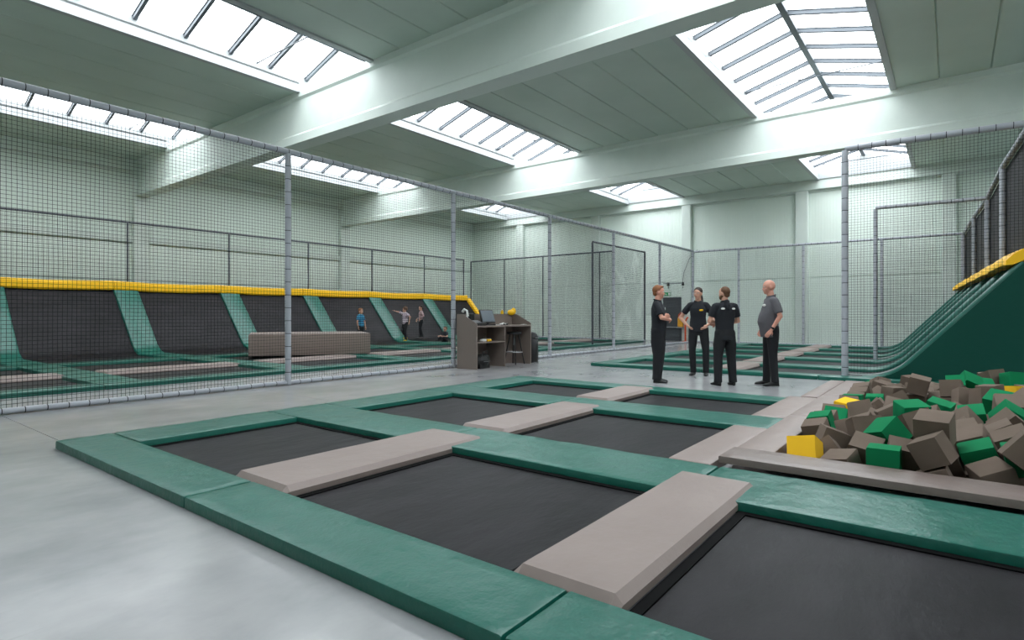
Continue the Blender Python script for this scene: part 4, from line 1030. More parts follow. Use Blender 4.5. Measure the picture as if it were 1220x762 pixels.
STAT=[[4.79,-1.2,-0.39,4.66,4.99,5.92],
[4.79,-0.94,-0.37,5.79,0.18,2.92],
[4.79,-0.68,-0.33,4.08,5.66,0.71],
[4.79,-0.41,-0.42,1.55,3.42,3.6],
[4.79,-0.15,-0.5,1.36,1.75,5.75],
[4.79,0.11,-0.36,1.0,5.01,0.87],
[4.79,0.37,-0.39,0.8,0.01,5.47],
[4.79,0.63,-0.46,1.35,6.17,5.48],
[4.79,0.9,-0.45,6.04,3.39,4.26],
[5.04,-1.2,-0.46,5.91,4.34,6.07],
[5.04,-0.94,-0.34,1.88,2.27,1.04],
[5.04,-0.68,-0.47,0.41,1.89,3.79],
[5.04,-0.41,-0.5,4.26,2.12,1.95],
[5.04,-0.15,-0.35,3.02,1.98,3.02],
[5.04,0.11,-0.37,0.36,6.12,0.14],
[5.04,0.37,-0.36,5.31,0.11,4.95],
[5.04,0.63,-0.43,3.63,0.06,0.29],
[5.04,0.9,-0.47,6.0,1.23,4.75],
[5.3,-1.2,-0.33,5.92,2.16,2.23],
[5.3,-0.94,-0.41,4.87,0.68,4.7],
[5.3,-0.68,-0.36,5.4,0.23,5.94],
[5.3,-0.41,-0.48,2.14,3.84,5.77],
[5.3,-0.15,-0.44,5.8,3.42,1.96],
[5.3,0.11,-0.44,1.11,0.49,0.94],
[5.3,0.37,-0.38,6.26,1.01,0.3],
[5.3,0.63,-0.32,3.35,2.55,1.49],
[5.3,0.9,-0.39,5.19,2.86,2.65],
[5.55,-1.2,-0.49,5.75,0.2,3.1],
[5.55,-0.94,-0.35,0.82,4.59,5.96],
[5.55,-0.68,-0.39,4.95,0.67,2.73],
[5.55,-0.41,-0.47,5.3,1.85,2.85],
[5.55,-0.15,-0.32,5.35,6.13,2.85],
[5.55,0.11,-0.41,4.58,3.01,1.83],
[5.55,0.37,-0.43,0.92,2.37,6.21],
[5.55,0.63,-0.33,3.94,3.14,2.13],
[5.55,0.9,-0.48,1.71,4.91,5.45],
[5.81,-1.2,-0.43,4.94,4.87,4.36],
[5.81,-0.94,-0.38,4.77,2.28,4.42],
[5.81,-0.68,-0.45,3.05,4.83,4.34],
[5.81,-0.41,-0.45,5.94,4.08,3.65],
[5.81,-0.15,-0.5,3.44,1.57,4.22],
[5.81,0.11,-0.42,5.13,4.07,5.01],
[5.81,0.37,-0.44,4.04,4.63,5.2],
[5.81,0.63,-0.44,5.29,5.46,4.32],
[5.81,0.9,-0.32,6.01,3.25,3.32],
[6.06,-1.2,-0.47,5.25,5.89,3.0],
[6.06,-0.94,-0.38,4.52,4.59,1.08],
[6.06,-0.68,-0.36,3.65,4.18,2.64],
[6.06,-0.41,-0.39,4.87,4.0,4.52],
[6.06,-0.15,-0.49,1.0,2.77,4.08],
[6.06,0.11,-0.46,4.31,3.96,0.26],
[6.06,0.37,-0.41,1.42,0.34,0.84],
[6.06,0.63,-0.44,1.14,1.21,0.22],
[6.06,0.9,-0.42,2.39,3.84,3.71],
[6.31,-1.2,-0.46,5.67,0.0,2.55],
[6.31,-0.94,-0.45,2.58,0.72,5.22],
[6.31,-0.68,-0.43,0.23,3.85,0.59],
[6.31,-0.41,-0.4,2.13,3.65,6.02],
[6.31,-0.15,-0.35,2.63,5.11,4.03],
[6.31,0.11,-0.43,0.89,3.74,3.54],
[6.31,0.37,-0.33,6.08,3.82,2.21],
[6.31,0.63,-0.34,0.01,0.68,3.55],
[6.31,0.9,-0.39,0.88,3.95,5.6],
[6.57,-1.2,-0.43,2.71,1.42,1.83],
[6.57,-0.94,-0.33,2.38,6.04,5.74],
[6.57,-0.68,-0.39,1.63,6.16,3.12],
[6.57,-0.41,-0.42,2.0,6.18,3.09],
[6.57,-0.15,-0.45,3.0,0.77,3.9],
[6.57,0.11,-0.42,1.84,4.91,5.19],
[6.57,0.37,-0.5,3.35,1.72,5.87],
[6.57,0.63,-0.36,1.54,1.68,0.97],
[6.57,0.9,-0.32,1.84,3.82,2.98],
[6.82,-1.2,-0.38,3.79,4.67,0.74],
[6.82,-0.94,-0.36,1.89,3.35,2.11],
[6.82,-0.68,-0.45,3.33,2.92,2.27],
[6.82,-0.41,-0.37,3.71,0.23,1.58],
[6.82,-0.15,-0.42,5.76,5.58,3.43],
[6.82,0.11,-0.5,4.89,2.69,3.62],
[6.82,0.37,-0.37,3.97,3.03,5.73],
[6.82,0.63,-0.43,2.46,5.35,1.23],
[6.82,0.9,-0.45,5.21,0.41,5.25],
[7.08,-1.2,-0.38,2.72,1.8,4.9],
[7.08,-0.94,-0.34,0.9,3.0,3.45],
[7.08,-0.68,-0.41,2.08,0.96,3.68],
[7.08,-0.41,-0.35,0.43,1.45,5.15],
[7.08,-0.15,-0.36,4.17,0.16,4.54],
[7.08,0.11,-0.32,6.27,4.4,0.31],
[7.08,0.37,-0.35,1.38,4.05,5.98],
[7.08,0.63,-0.37,0.84,1.84,5.76],
[7.08,0.9,-0.47,3.83,2.6,1.01],
[7.33,-1.2,-0.39,0.27,0.68,2.38],
[7.33,-0.94,-0.49,0.36,3.61,4.66],
[7.33,-0.68,-0.34,0.84,2.71,1.98],
[7.33,-0.41,-0.39,3.08,5.89,2.35],
[7.33,-0.15,-0.49,4.38,0.95,3.96],
[7.33,0.11,-0.41,5.72,3.48,3.9],
[7.33,0.37,-0.45,3.46,1.6,4.71],
[7.33,0.63,-0.41,0.84,1.47,2.33],
[7.33,0.9,-0.37,1.13,4.48,4.11],
[7.58,-1.2,-0.48,4.2,0.57,0.78],
[7.58,-0.94,-0.39,1.5,5.51,3.02],
[7.58,-0.68,-0.44,5.0,0.18,4.55],
[7.58,-0.41,-0.49,0.95,5.98,4.28],
[7.58,-0.15,-0.46,0.73,6.11,4.18],
[7.58,0.11,-0.35,0.88,3.92,2.23],
[7.58,0.37,-0.46,2.09,3.85,2.19],
[7.58,0.63,-0.43,0.86,5.22,4.07],
[7.58,0.9,-0.35,2.72,5.35,3.25],
[7.84,-1.2,-0.39,3.6,4.65,2.48],
[7.84,-0.94,-0.48,0.21,1.27,0.25],
[7.84,-0.68,-0.34,3.02,4.78,0.0],
[7.84,-0.41,-0.41,5.59,3.89,2.69],
[7.84,-0.15,-0.42,0.63,0.97,1.0],
[7.84,0.11,-0.43,2.42,5.53,0.95],
[7.84,0.37,-0.45,1.74,1.01,1.8],
[7.84,0.63,-0.46,3.03,0.2,5.81],
[7.84,0.9,-0.43,5.89,4.32,4.23],
[8.09,-1.2,-0.41,5.94,0.74,4.2],
[8.09,-0.94,-0.45,4.24,4.58,1.02],
[8.09,-0.68,-0.46,0.16,1.45,0.49],
[8.09,-0.41,-0.43,6.11,2.29,1.96],
[8.09,-0.15,-0.42,1.78,4.6,4.51],
[8.09,0.11,-0.47,1.51,4.22,5.91],
[8.09,0.37,-0.38,2.7,6.13,0.04],
[8.09,0.63,-0.49,4.89,2.58,0.28],
[8.09,0.9,-0.4,6.21,3.26,2.2],
[8.35,-1.2,-0.48,0.45,5.64,3.08],
[8.35,-0.94,-0.33,0.34,1.53,0.32],
[8.35,-0.68,-0.43,0.38,1.6,2.56],
[8.35,-0.41,-0.45,0.32,0.24,6.1],
[8.35,-0.15,-0.47,3.19,2.53,3.34],
[8.35,0.11,-0.48,1.97,0.68,3.4],
[8.35,0.37,-0.33,3.76,5.38,1.35],
[8.35,0.63,-0.5,3.39,3.06,3.59],
[8.35,0.9,-0.43,3.93,4.56,5.73],
[8.6,-1.2,-0.45,2.82,5.19,1.41],
[8.6,-0.94,-0.48,1.96,0.55,4.85],
[8.6,-0.68,-0.35,1.97,0.81,0.52],
[8.6,-0.41,-0.46,0.53,2.69,3.62],
[8.6,-0.15,-0.46,0.39,4.4,0.3],
[8.6,0.11,-0.46,1.8,2.35,0.62],
[8.6,0.37,-0.42,1.97,4.72,3.49],
[8.6,0.63,-0.34,4.11,4.77,3.61],
[8.6,0.9,-0.42,5.13,4.12,6.0],
[8.85,-1.2,-0.37,4.4,1.68,5.1],
[8.85,-0.94,-0.43,0.82,0.41,1.06],
[8.85,-0.68,-0.45,4.25,1.79,0.4],
[8.85,-0.41,-0.36,3.5,0.17,0.32],
[8.85,-0.15,-0.48,2.24,5.4,5.96],
[8.85,0.11,-0.39,1.45,2.69,2.28],
[8.85,0.37,-0.44,0.08,3.67,5.19],
[8.85,0.63,-0.37,0.6,3.33,1.07],
[8.85,0.9,-0.37,2.8,5.89,4.99],
[9.11,-1.2,-0.48,1.99,5.75,2.9],
[9.11,-0.94,-0.42,2.77,4.82,5.88],
[9.11,-0.68,-0.4,6.09,3.74,0.65],
[9.11,-0.41,-0.35,2.63,0.33,6.14],
[9.11,-0.15,-0.49,3.62,3.03,5.54],
[9.11,0.11,-0.43,1.35,1.74,1.26],
[9.11,0.37,-0.4,2.24,4.72,1.52],
[9.11,0.63,-0.44,1.56,6.17,5.28],
[9.11,0.9,-0.35,3.88,2.52,0.9],
[9.36,-1.2,-0.35,3.08,0.24,1.06],
[9.36,-0.94,-0.48,4.51,5.65,1.25],
[9.36,-0.68,-0.36,2.04,4.29,5.42],
[9.36,-0.41,-0.39,5.03,2.36,0.06],
[9.36,-0.15,-0.41,3.68,1.16,2.44],
[9.36,0.11,-0.44,0.17,1.96,2.4],
[9.36,0.37,-0.41,4.42,2.51,6.17],
[9.36,0.63,-0.35,5.8,4.35,4.21],
[9.36,0.9,-0.4,5.02,2.28,3.73],
[9.62,-1.2,-0.38,3.28,1.78,0.49],
[9.62,-0.94,-0.48,2.23,3.65,4.77],
[9.62,-0.68,-0.37,1.93,5.83,1.72],
[9.62,-0.41,-0.37,0.45,4.73,4.21],
[9.62,-0.15,-0.33,5.63,4.32,5.26],
[9.62,0.11,-0.37,3.84,1.31,3.25],
[9.62,0.37,-0.34,1.5,6.12,3.42],
[9.62,0.63,-0.43,0.02,2.45,1.12],
[9.62,0.9,-0.38,5.65,5.72,3.85],
[9.87,-1.2,-0.43,0.68,4.33,3.48],
[9.87,-0.94,-0.37,2.35,5.57,1.34],
[9.87,-0.68,-0.45,1.68,3.91,5.63],
[9.87,-0.41,-0.47,3.97,4.81,1.41],
[9.87,-0.15,-0.49,3.55,5.21,5.52],
[9.87,0.11,-0.37,2.62,2.67,3.32],
[9.87,0.37,-0.34,1.9,1.76,3.8],
[9.87,0.63,-0.33,1.18,0.19,0.73],
[9.87,0.9,-0.4,3.79,1.16,1.2],
[10.12,-1.2,-0.39,4.06,4.33,4.58],
[10.12,-0.94,-0.49,3.04,5.24,6.01],
[10.12,-0.68,-0.44,5.34,4.05,5.82],
[10.12,-0.41,-0.46,4.38,5.28,2.99],
[10.12,-0.15,-0.48,1.22,0.98,0.58],
[10.12,0.11,-0.47,3.87,0.66,4.76],
[10.12,0.37,-0.37,5.13,5.05,4.48],
[10.12,0.63,-0.33,6.01,3.93,6.06],
[10.12,0.9,-0.48,0.65,0.41,1.3]]
paint={19: 'green', 26: 'yellow', 28: 'green', 32: 'green', 34: 'green', 40: 'green', 48: 'green', 49: 'green', 56: 'green', 57: 'green', 72: 'green', 76: 'green', 80: 'green', 84: 'green', 113: 'green', 114: 'yellow', 131: 'green', 153: 'green', 161: 'yellow', 178: 'green', 184: 'green'}   # cubes of a foam colour of their own; the rest are taupe or green
def zone(c):
    row=('in the front row against the near rim','in the second row behind the near rim','just before the middle','in the middle of the heap','just beyond the middle','in the rear part of the heap','by the ramp')[min(6,int((c[0]-4.62)/.8))]
    side='beside the left rim' if c[1]>.75 else 'left of centre' if c[1]>.25 else 'in the centre' if c[1]>-.3 else 'right of centre' if c[1]>-.8 else 'at the far right'
    m_=Euler(c[3:6]).to_matrix(); up=max(abs(m_[2][k]) for k in range(3))
    tilt='flat lying' if up>.95 else 'leaning' if up>.8 else 'edge up'
    return tilt,row,side,'on top' if c[2]>.05 else 'lower down'
cm={}
for cn in ('taupe','green','yellow'):
    for v in range(4):
        me=pad_mesh('foam_cube',1,1,0,1,M['cube_'+cn],.05,.02,v*3+1,.25)
        for q in me.vertices: q.co=(q.co[0]-.5,q.co[1]-.5,q.co[2]-.5)
        cm[cn,v]=me
ylab=iter(['yellow foam cube by the left rim of the pit','yellow foam cube in the near left corner of the pit','yellow foam cube at the right side of the pit heap'])
rnd=random.Random(3)
for i,c in enumerate(CUBES):
    cn=paint.get(i)
    if cn is None: cn='green' if (c[1]<-.3 and rnd.random()<.25) or (c[2]<-.05 and rnd.random()<.2) else 'taupe'
    o=link('foam_cube',cm[cn,i%4],None,loc=c[0:3],rot=c[3:6],scale=[v*.93 for v in c[6:9]])
    if cn=='yellow': tag(o,next(ylab),'foam cube','foam cubes in the pit')
    else:
        tl,row,side,lev=zone(c)
        tag(o,'%s %s foam cube %s, %s'%(tl,cn,lev,side),'foam cube',None); o['_row']=row
        o['label']='%s %s cube %s %s, %s'%(tl,cn,lev,row.replace(' of the heap','').replace(' against the near rim','').replace(' behind the near rim',''),side)
        del o['_row']; o['group']='foam cubes: '+o['label']
box_=MB()
for s_ in STAT:                                     # the buried bottom layer of the heap
    c1=MB().cbox(-.5,.5,-.5,.5,-.5,.5,.04); e_=Euler(s_[3:6]).to_matrix(); box_.add([e_@(Vector(v)*.205)+Vector(s_[:3]) for v in c1.v],c1.f)
tag(box_.build('buried_foam_cubes',M['cube_taupe']),'taupe foam cubes buried at the bottom of the foam pit','foam cube',None,'stuff')
# ---------------------------------------------------------------- people
def remesh(o,v,it=2,fac=.5):
    r=o.modifiers.new('skin','REMESH'); r.mode='VOXEL'; r.voxel_size=v; r.use_smooth_shade=True
    s=o.modifiers.new('smooth','SMOOTH'); s.iterations=it; s.factor=fac
    return o
def V(*a): return Vector(a)
def person(label,loc,heading,H,P,group=None):
    """local frame: +X forward, +Y left. P holds joints, clothes and hair"""
    k=H/1.75; S=lambda v:Vector(v)*k
    hs=P.get('head_scale',1.0); wide=P.get('wide',1.0); belly=P.get('belly',0.0); vox=P.get('vox',.010)*1.0
    skin=M[P.get('skin','skin')]
    root=empty('person',loc,label,'person',group,rz=heading)
    J=dict(hipL=V(0,.09,.93),hipR=V(0,-.09,.93),kneeL=V(.03,.11,.50),kneeR=V(.03,-.11,.50),ankL=V(0,.12,.09),ankR=V(0,-.12,.09),
           shL=V(0,.178*wide,1.40),shR=V(0,-.178*wide,1.40),elL=V(0,.25,1.13),elR=V(0,-.25,1.13),wrL=V(.08,.24,.88),wrR=V(.08,-.24,.88),
           neck=V(0,0,1.47),head=V(.015,0,1.635),footL=V(1,.15,0),footR=V(1,-.15,0),handL=V(.2,0,-1),handR=V(.2,0,-1),palmL=V(0,-1,0),palmR=V(0,1,0),lean=V(0,0,0))
    J.update(P.get('J',{}))
    for a in J: J[a]=Vector(J[a])
    b=MB()
    # torso under the clothes, pelvis, neck
    b.ell(S((0,0,1.27)),S((.10,.15*wide,.2))); b.ell(S((0,0,1.02)),S((.10,.14,.16)))
    b.cap(S(J['neck']-V(0,0,.06)),S(J['neck']+(J['head']-J['neck'])*.45),.062*k,.056*k)
    b.cap(S(J['shL']),S(J['shR']),.040*k,.040*k)
    for s in 'LR':
        b.cap(S(J['hip'+s]),S(J['knee'+s]),.075*k,.05*k); b.cap(S(J['knee'+s]),S(J['ank'+s]),.048*k,.034*k)
        b.cap(S(J['sh'+s]),S(J['el'+s]),.044*k,.038*k); b.cap(S(J['el'+s]),S(J['wr'+s]),.04*k,.026*k)
        # hand: flat palm, four unequal bent fingers, thumb from the side
        w_=J['wr'+s]; d=J['hand'+s].normalized(); n=J['palm'+s]; n=(n-d*n.dot(d)).normalized(); sd=d.cross(n)*(1 if s=='L' else -1)
        rot=Matrix((d,sd,n)).transposed().to_euler()
        b.ell(S(w_+d*.05),(.052*k,.04*k,.016*k),rot)
        b.cap(S(w_-d*.01),S(w_+d*.03),.024*k,.026*k)
        curl=P.get('curl',.5)
        for q,(off,ln) in enumerate(((.030,.068),(.010,.078),(-.010,.072),(-.029,.056))):
            p0=w_+d*.085+sd*off; dv=(d+n*curl*.4).normalized(); p1=p0+dv*ln*.5; dv2=(d+n*curl*1.4).normalized(); p2=p1+dv2*ln*.5
            b.cap(S(p0-d*.02),S(p1),.0092*k,.0085*k,8); b.cap(S(p1),S(p2),.0085*k,.0075*k,8)
        p0=w_+d*.03+sd*.03; p1=p0+(d*.6+sd*.7+n*.3).normalized()*.035; p2=p1+(d+sd*.2+n*.3).normalized()*.03
        b.cap(S(p0),S(p1),.012*k,.010*k,8); b.cap(S(p1),S(p2),.010*k,.0085*k,8)
    # head
    yaw=P.get('head_yaw',0); Hc=J['head']; hm=Matrix.Rotation(yaw,3,'Z')@Matrix.Rotation(P.get('nod',0),3,'Y')
    hr=hm.to_euler(); hk=k*hs
    def hp(x,y,z): return S(Hc)+hm@(V(x,y,z)*hk)
    def he(x,y,z,rx,ry,rz,**q): b.ell(hp(x,y,z),(rx*hk,ry*hk,rz*hk),hr,**q)
    he(0,0,.02,.098,.077,.098,n=20,m=14)            # skull
    he(.028,0,-.035,.066,.060,.078,n=18,m=12)       # face
    he(.052,0,-.095,.034,.034,.026)                 # chin
    he(.088,0,-.018,.014,.012,.034); he(.100,0,-.036,.016,.016,.013)  # nose
    he(.078,0,.022,.018,.052,.012)                  # brow
    he(.084,0,-.068,.011,.026,.010)                 # mouth
    for y in (1,-1):
        he(-.002,y*.079,-.012,.020,.010,.032)       # ears
        he(.062,y*.040,-.035,.022,.020,.020)        # cheeks
    body=remesh(b.build('body',skin,root,True),vox*.85,2,.4)
    for y in (1,-1):
        e=MB().ell(hp(.083,y*.031,.002),(.009*hk,.014*hk,.008*hk),hr,n=10,m=7).build('eye',M['white'],root,True)
        MB().ell(hp(.0885,y*.031,.002),(.005*hk,.006*hk,.006*hk),hr,n=8,m=6).build('iris',M['hair_dark'],e,True)
        MB().ell(hp(.083,y*.031,.020),(.011*hk,.020*hk,.004*hk),hr,n=10,m=6).build('eyebrow',M[P.get('hair','hair_brown')],root,True)
    MB().ell(hp(.090,0,-.068),(.007*hk,.022*hk,.006*hk),hr,n=10,m=7).build('mouth',M['lips'],root,True)
    # hair
    hst=P.get('style','short')
    if hst!='bald':
        h=MB(); hp2=lambda *a:hp(*a)
        if hst=='short':
            h.ell(hp(-.016,0,.040),(.098*hk,.083*hk,.092*hk),hr,n=20,m=12); h.ell(hp(.045,0,.092),(.045*hk,.055*hk,.026*hk),hr); h.ell(hp(-.05,0,-.02),(.055*hk,.066*hk,.06*hk),hr)
        elif hst=='cropped':
            h.ell(hp(-.014,0,.030),(.093*hk,.080*hk,.094*hk),hr,n=20,m=12); h.ell(hp(-.05,0,-.03),(.05*hk,.06*hk,.05*hk),hr)
        elif hst=='tail':
            h.ell(hp(-.014,0,.040),(.103*hk,.084*hk,.090*hk),hr,n=20,m=12); h.ell(hp(-.06,0,-.02),(.05*hk,.06*hk,.06*hk),hr)
            h.cap(hp(-.10,0,.02),hp(-.13,.02,-.08),.028*hk,.03*hk); h.cap(hp(-.13,.02,-.08),hp(-.10,.06,-.2),.03*hk,.018*hk)
        elif hst=='curly':
            for q in range(26):
                a=random.uniform(0,6.28); ph=random.uniform(-.3,1.5); h.ell(hp(-.02+.085*math.cos(ph)*math.cos(a),.08*math.cos(ph)*math.sin(a),.03+.09*math.sin(ph)),(.032*hk,)*3)
            h.ell(hp(-.03,0,.03),(.095*hk,.088*hk,.095*hk),hr)
        remesh(h.build('hair',M[P.get('hair','hair_brown')],root,True),.008,2)
    if P.get('beard'):
        h=MB(); h.ell(hp(.045,0,-.078),(.052*hk,.058*hk,.05*hk),hr); h.ell(hp(.02,0,-.05),(.05*hk,.071*hk,.045*hk),hr)
        h.ell(hp(.085,0,-.055),(.02*hk,.03*hk,.008*hk),hr)
        remesh(h.build('beard',M[P.get('hair')],root,True),.008,2)
    # shirt
    t=MB(); hem=P.get('hem',.84)
    rings=[]
    bl_=belly
    for z,rx,ry,cx in ((hem,.125+bl_*.2,.178,bl_*.35),(hem+.06,.127+bl_*.3,.178,.004+bl_*.4),(.97,.122+bl_*.5,.166+bl_*.3,.01+bl_*.5),(1.05,.12+bl_*.75,.163+bl_*.35,.012+bl_*.7),(1.16,.118+bl_*.62,.166*wide,.01+bl_*.5),(1.25,.125+bl_*.15,.178*wide,.008+bl_*.15),(1.34,.118,.176*wide,.004),(1.40,.098,.150*wide,0),(1.445,.080,.108,-.003),(1.49,.064,.068,-.004)):
        rings.append((S((cx,0,z)),S((rx,0,0)),S((0,ry,0))))
    t.loft(rings,24)
    t.cap(S(J['shL']-V(0,.02,-.01)),S(J['shR']+V(0,.02,.01)),.058*k,.058*k)
    for s in 'LR':
        a=J['sh'+s];e=J['el'+s]; sl=P.get('sleeve',.72); q=a+(e-a)*sl; d=(q-a).normalized(); u=d.cross(V(1,0,0)); u=u.normalized() if u.length>.1 else V(0,1,0); v=d.cross(u)
        t.cap(S(a),S(a+(e-a)*.2),.060*k,.061*k)
        t.loft([(S(a),S(u*.058),S(v*.060)),(S(a+(e-a)*.3),S(u*.066),S(v*.068)),(S(q),S(u*.062),S(v*.064))],16)
        if P.get('longsleeve'): t.loft([(S(q),S(u*.055),S(v*.055)),(S(e),S(u*.05),S(v*.05))],16); t.cap(S(e),S(e+(J['wr'+s]-e)*.85),.048*k,.036*k)
    shirt=remesh(t.build('shirt',P['shirt'],root,True),vox,3)
    if P.get('collar',True):
        cpts=[S((.066*math.cos(R(a))-.002,.068*math.sin(R(a)),1.485+.016*math.cos(R(a+180)))) for a in range(28,333,16)]
        MB().tube(cpts,.014*k,6).build('collar',P['shirt'],shirt,True)
    for (x,y,z,ax,sz,mt) in P.get('badges',()):
        g=MB().ell((0,0,0),(sz[0],sz[1],sz[2]),n=12,m=6).build('printed_badge',M[mt],shirt,True); g.location=S((x,y,z)); g.rotation_euler=ax
    # trousers
    t=MB(); t.loft([(S((0,0,.80)),S((.105,0,0)),S((0,.16,0))),(S((-.005,0,.9)),S((.118,0,0)),S((0,.17,0))),(S((0,0,1.0)),S((.112,0,0)),S((0,.152,0)))],24)
    lw=P.get('legw',1.0)
    for s in 'LR':
        h_,kn,an=J['hip'+s],J['knee'+s],J['ank'+s]
        pts=[(h_+V(0,0,-.02),.098),(h_+(kn-h_)*.5,.088*lw),(kn,.068*lw),(kn+(an-kn)*.4,.066*lw),(kn+(an-kn)*.85,.06*lw),(an+(an-kn).normalized()*.035,.062*lw)]
        rr=[];
        for i,(p,r_) in enumerate(pts):
            d=(pts[min(i+1,5)][0]-pts[max(i-1,0)][0]).normalized(); u=V(0,1,0)-d*d.y; u.normalize(); v=d.cross(u)
            rr.append((S(p),S(u*r_*.95),S(v*r_*1.05)))
        t.loft(rr,18); t.cap(S(h_),S(h_+(kn-h_)*.2),.098*k,.094*k)
    tr=remesh(t.build('trousers',P.get('trousers',M['pants']),root,True),vox,3)
    # shoes
    for s in 'LR':
        an=J['ank'+s]; d=J['foot'+s].copy(); d.z=0; d.normalize(); u=V(-d.y,d.x,0); z0=an.z-.09
        t=MB(); 
        t.loft([(S(an+V(0,0,z0-an.z)+d*-.065),S(u*.028),S(V(0,0,.0)+d*.0+V(0,0,.03)))]*1+[(S(V(an.x,an.y,z0)+d*q+V(0,0,h/2)),S(u*w_),S(V(0,0,h/2))) for q,w_,h in ((-.06,.03,.07),(-.03,.037,.085),(.03,.038,.08),(.09,.045,.06),(.14,.046,.045),(.175,.036,.035),(.19,.018,.02))],14)
        t.cap(S(an+V(0,0,-.02)),S(an+V(0,0,.03)),.042*k,.042*k)
        remesh(t.build('shoe',P.get('shoes',M['shoe']),root,True),vox*.8,2)
    if P.get('watch'):
        w_=J['wr'+P['watch']];e=J['el'+P['watch']]; d=(w_-e).normalized()
        o=MB().tube([S(w_-d*.045),S(w_-d*.015)],.034*k,14).build('watch',M['black'],root,True)
    return root
stripe=mat('white_checked_cotton',srgb(205,196,202),.85)
def striped(name,c1,c2,sc_):
    m=mat(name,c1,.85); nt=m.node_tree;N=nt.nodes;L=nt.links
    geo=N.new('ShaderNodeNewGeometry'); sep=N.new('ShaderNodeSeparateXYZ'); L.new(geo.outputs['Position'],sep.inputs[0])
    mu=N.new('ShaderNodeMath'); mu.operation='MULTIPLY'; mu.inputs[1].default_value=sc_; L.new(sep.outputs[2],mu.inputs[0])
    fr=N.new('ShaderNodeMath'); fr.operation='FRACT'; L.new(mu.outputs[0],fr.inputs[0])
    gt=N.new('ShaderNodeMath'); gt.operation='GREATER_THAN'; gt.inputs[1].default_value=.55; L.new(fr.outputs[0],gt.inputs[0])
    mx=N.new('ShaderNodeMix'); mx.data_type='RGBA'; mx.inputs[6].default_value=c1; mx.inputs[7].default_value=c2; L.new(gt.outputs[0],mx.inputs[0]); L.new(mx.outputs[2],N['Principled BSDF'].inputs['Base Color']); return m
M['blue_stripe']=striped('blue_striped_cotton',srgb(60,150,185),srgb(40,80,120),14)
M['pink_stripe']=striped('pale_striped_cotton',srgb(225,210,216),srgb(130,105,125),18)
M['plaid']=striped('plaid_cotton',srgb(200,170,170),srgb(120,90,95),16)
M['yellow_sock']=mat('yellow_cotton',srgb(240,190,30),.8)
# the four staff
person('man in black polo with crossed arms, standing at left of the staff group',(9.28,4.0,0),R(-74),1.65,dict(shirt=M['navy'],style='short',hair='hair_red',skin='skin2',hem=.80,legw=1.32,head_yaw=R(4),sleeve=.78,wide=1.06,belly=.02,
    J=dict(elL=(.10,.25,1.17),elR=(.10,-.25,1.17),wrL=(.20,-.03,1.20),wrR=(.22,.03,1.13),handL=(-.15,-1,.15),handR=(-.2,1,.1),palmL=(-1,-.1,0),palmR=(-1,0,0),
    ankL=(-.02,.10,.09),ankR=(.0,-.10,.09),kneeL=(.02,.10,.5),kneeR=(.02,-.10,.5)),badges=[(.121,.07,1.33,(0,0,R(20)),(.006,.028,.028),'white')],curl=.6))
person('woman in black polo and trousers with hand on hip and dark tied hair',(10.85,3.86,0),R(190),1.67,dict(shirt=M['navy'],style='tail',hair='hair_dark',hem=.86,legw=1.05,wide=.9,head_yaw=R(-12),sleeve=.62,
    J=dict(elR=(-.06,-.36,1.15),wrR=(.06,-.20,1.0),handR=(.5,.6,-.5),palmR=(0,1,0),elL=(-.05,.31,1.15),wrL=(.08,.19,1.0),handL=(.5,-.6,-.5),hipL=(0,.1,.93),ankL=(.0,.15,.09),kneeL=(.02,.15,.5),ankR=(.02,-.09,.09)),
    badges=[(.118,.08,1.30,(0,0,R(15)),(.006,.038,.018),'cube_yellow')]))
mb=person('bearded man in black polo seen from behind with arms folded in front',(9.53,2.95,0),R(46),1.61,dict(shirt=M['navy'],style='cropped',hair='hair_brown',beard=True,hem=.80,legw=1.2,wide=1.06,head_yaw=R(28),sleeve=.70,
    J=dict(elL=(.04,.27,1.14),elR=(.04,-.27,1.14),wrL=(.22,.0,1.12),wrR=(.23,.04,1.08),handL=(0,-1,.1),handR=(0,1,.1),palmL=(-1,0,0),palmR=(-1,0,0),ankL=(0,.13,.09),ankR=(0,-.15,.09),kneeL=(.02,.12,.5),kneeR=(.02,-.13,.5)),
    badges=[(-.117,.10,1.36,(0,0,R(-10)),(.006,.034,.016),'white'),(-.117,-.10,1.36,(0,0,R(10)),(.006,.034,.016),'white')]))
M2=MB().cap((-.06,0,1.36),(-.10,0,1.25),.045,.028).ell((-.085,0,1.30),(.03,.055,.055)); remesh(M2.build('hood',M['navy'],mb,True),.01,2)
person('bald heavy man in grey polo and black jeans with a wristwatch',(10.02,2.36,0),R(120),1.72,dict(shirt=M['greyshirt'],style='bald',skin='skin2',hair='hair_brown',hem=.80,legw=.98,wide=1.14,belly=.055,head_yaw=R(0),sleeve=.80,watch='L',
    J=dict(elL=(-.06,.27,1.15),wrL=(.06,.23,.93),handL=(.5,-.25,-.8),palmL=(0,-1,0),elR=(-.04,-.26,1.15),wrR=(.08,-.22,.93),handR=(.5,.25,-.8),palmR=(0,1,0),ankL=(-.03,.10,.09),ankR=(.04,-.11,.09),kneeL=(.0,.10,.5),kneeR=(.03,-.1,.5),head=(.03,0,1.635)),
    badges=[(.135,.09,1.33,(0,0,R(25)),(.008,.04,.022),'white')]))
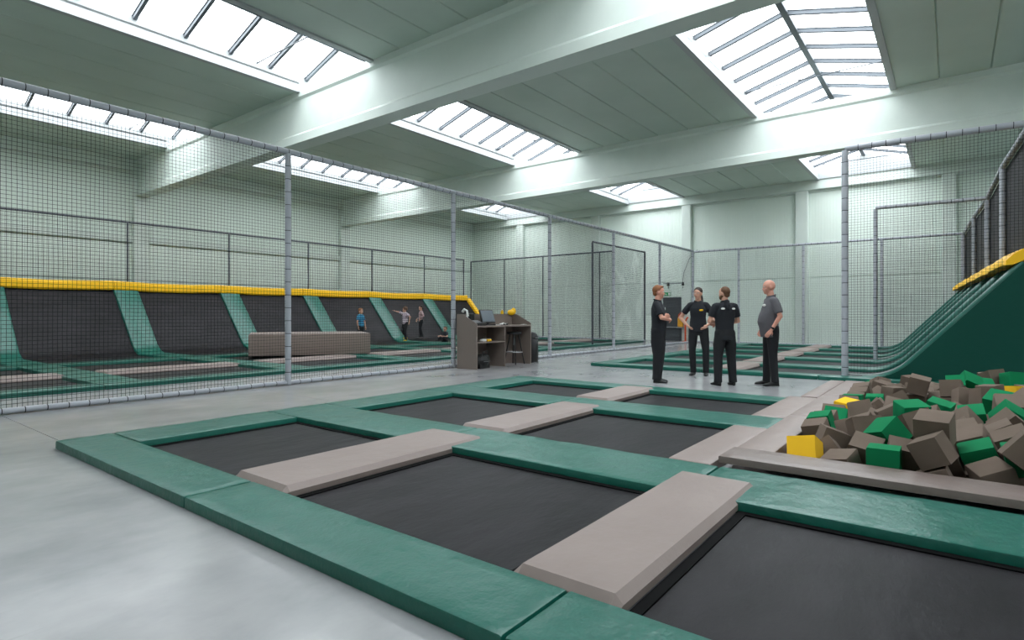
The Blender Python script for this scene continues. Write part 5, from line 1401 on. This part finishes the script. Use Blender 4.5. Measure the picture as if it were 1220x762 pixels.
# children on the left court
person('child in blue striped shirt and black trousers standing behind the foam block',(12.7,16.5,ZT+.005),R(-80),1.30,dict(shirt=M['blue_stripe'],style='short',hair='hair_red',head_scale=1.2,collar=False,vox=.012,hem=.9,wide=.9,
    J=dict(head=(.01,0,1.62),elL=(.03,.24,1.12),elR=(.03,-.24,1.12))))
person('child in pale striped shirt with one arm stretched out to the left',(15.3,17.1,ZT+.06),R(175),1.33,dict(shirt=M['pink_stripe'],style='curly',hair='hair_brown',head_scale=1.2,collar=False,vox=.012,hem=.86,wide=.92,head_yaw=R(-20),shoes=M['yellow_sock'],
    J=dict(head=(.01,0,1.62),shR=(0,-.19,1.42),elR=(.1,-.44,1.5),wrR=(.2,-.66,1.56),handR=(.3,-1,.2),palmR=(0,0,-1),elL=(-.05,.35,1.25),wrL=(-.02,.33,1.0),ankL=(-.02,.05,.09),kneeL=(.05,.08,.5),kneeR=(.1,-.08,.52),ankR=(-.12,-.06,.2))))
person('child in plaid shirt jumping on the wall trampoline with bent arms',(17.15,18.15,ZT+.12),R(150),1.36,dict(shirt=M['plaid'],style='short',hair='hair_dark',head_scale=1.15,collar=False,vox=.012,hem=.88,wide=.92,longsleeve=True,
    J=dict(head=(.01,0,1.62),elL=(-.06,.32,1.18),wrL=(.14,.3,1.05),elR=(-.08,-.32,1.18),wrR=(.16,-.36,1.0),kneeL=(.08,.1,.52),ankL=(-.05,.08,.12))))
# fourth child sitting on the ramp edge, mostly hidden behind the fence post
person('child in dark clothes sitting on the court beside the desk, half hidden by the post',(17.55,17.1,ZT-.72),R(185),1.30,dict(shirt=M['navy'],style='short',hair='hair_brown',head_scale=1.2,collar=False,vox=.012,hem=.9,wide=.9,
    J=dict(head=(.0,0,1.62),kneeL=(.36,.14,1.16),kneeR=(.36,-.14,1.16),ankL=(.42,.14,.86+.19),ankR=(.42,-.14,.86+.19),elL=(.12,.24,1.2),wrL=(.34,.16,1.22),elR=(.12,-.24,1.2),wrR=(.34,-.16,1.22),handL=(1,0,0),handR=(1,0,0))))
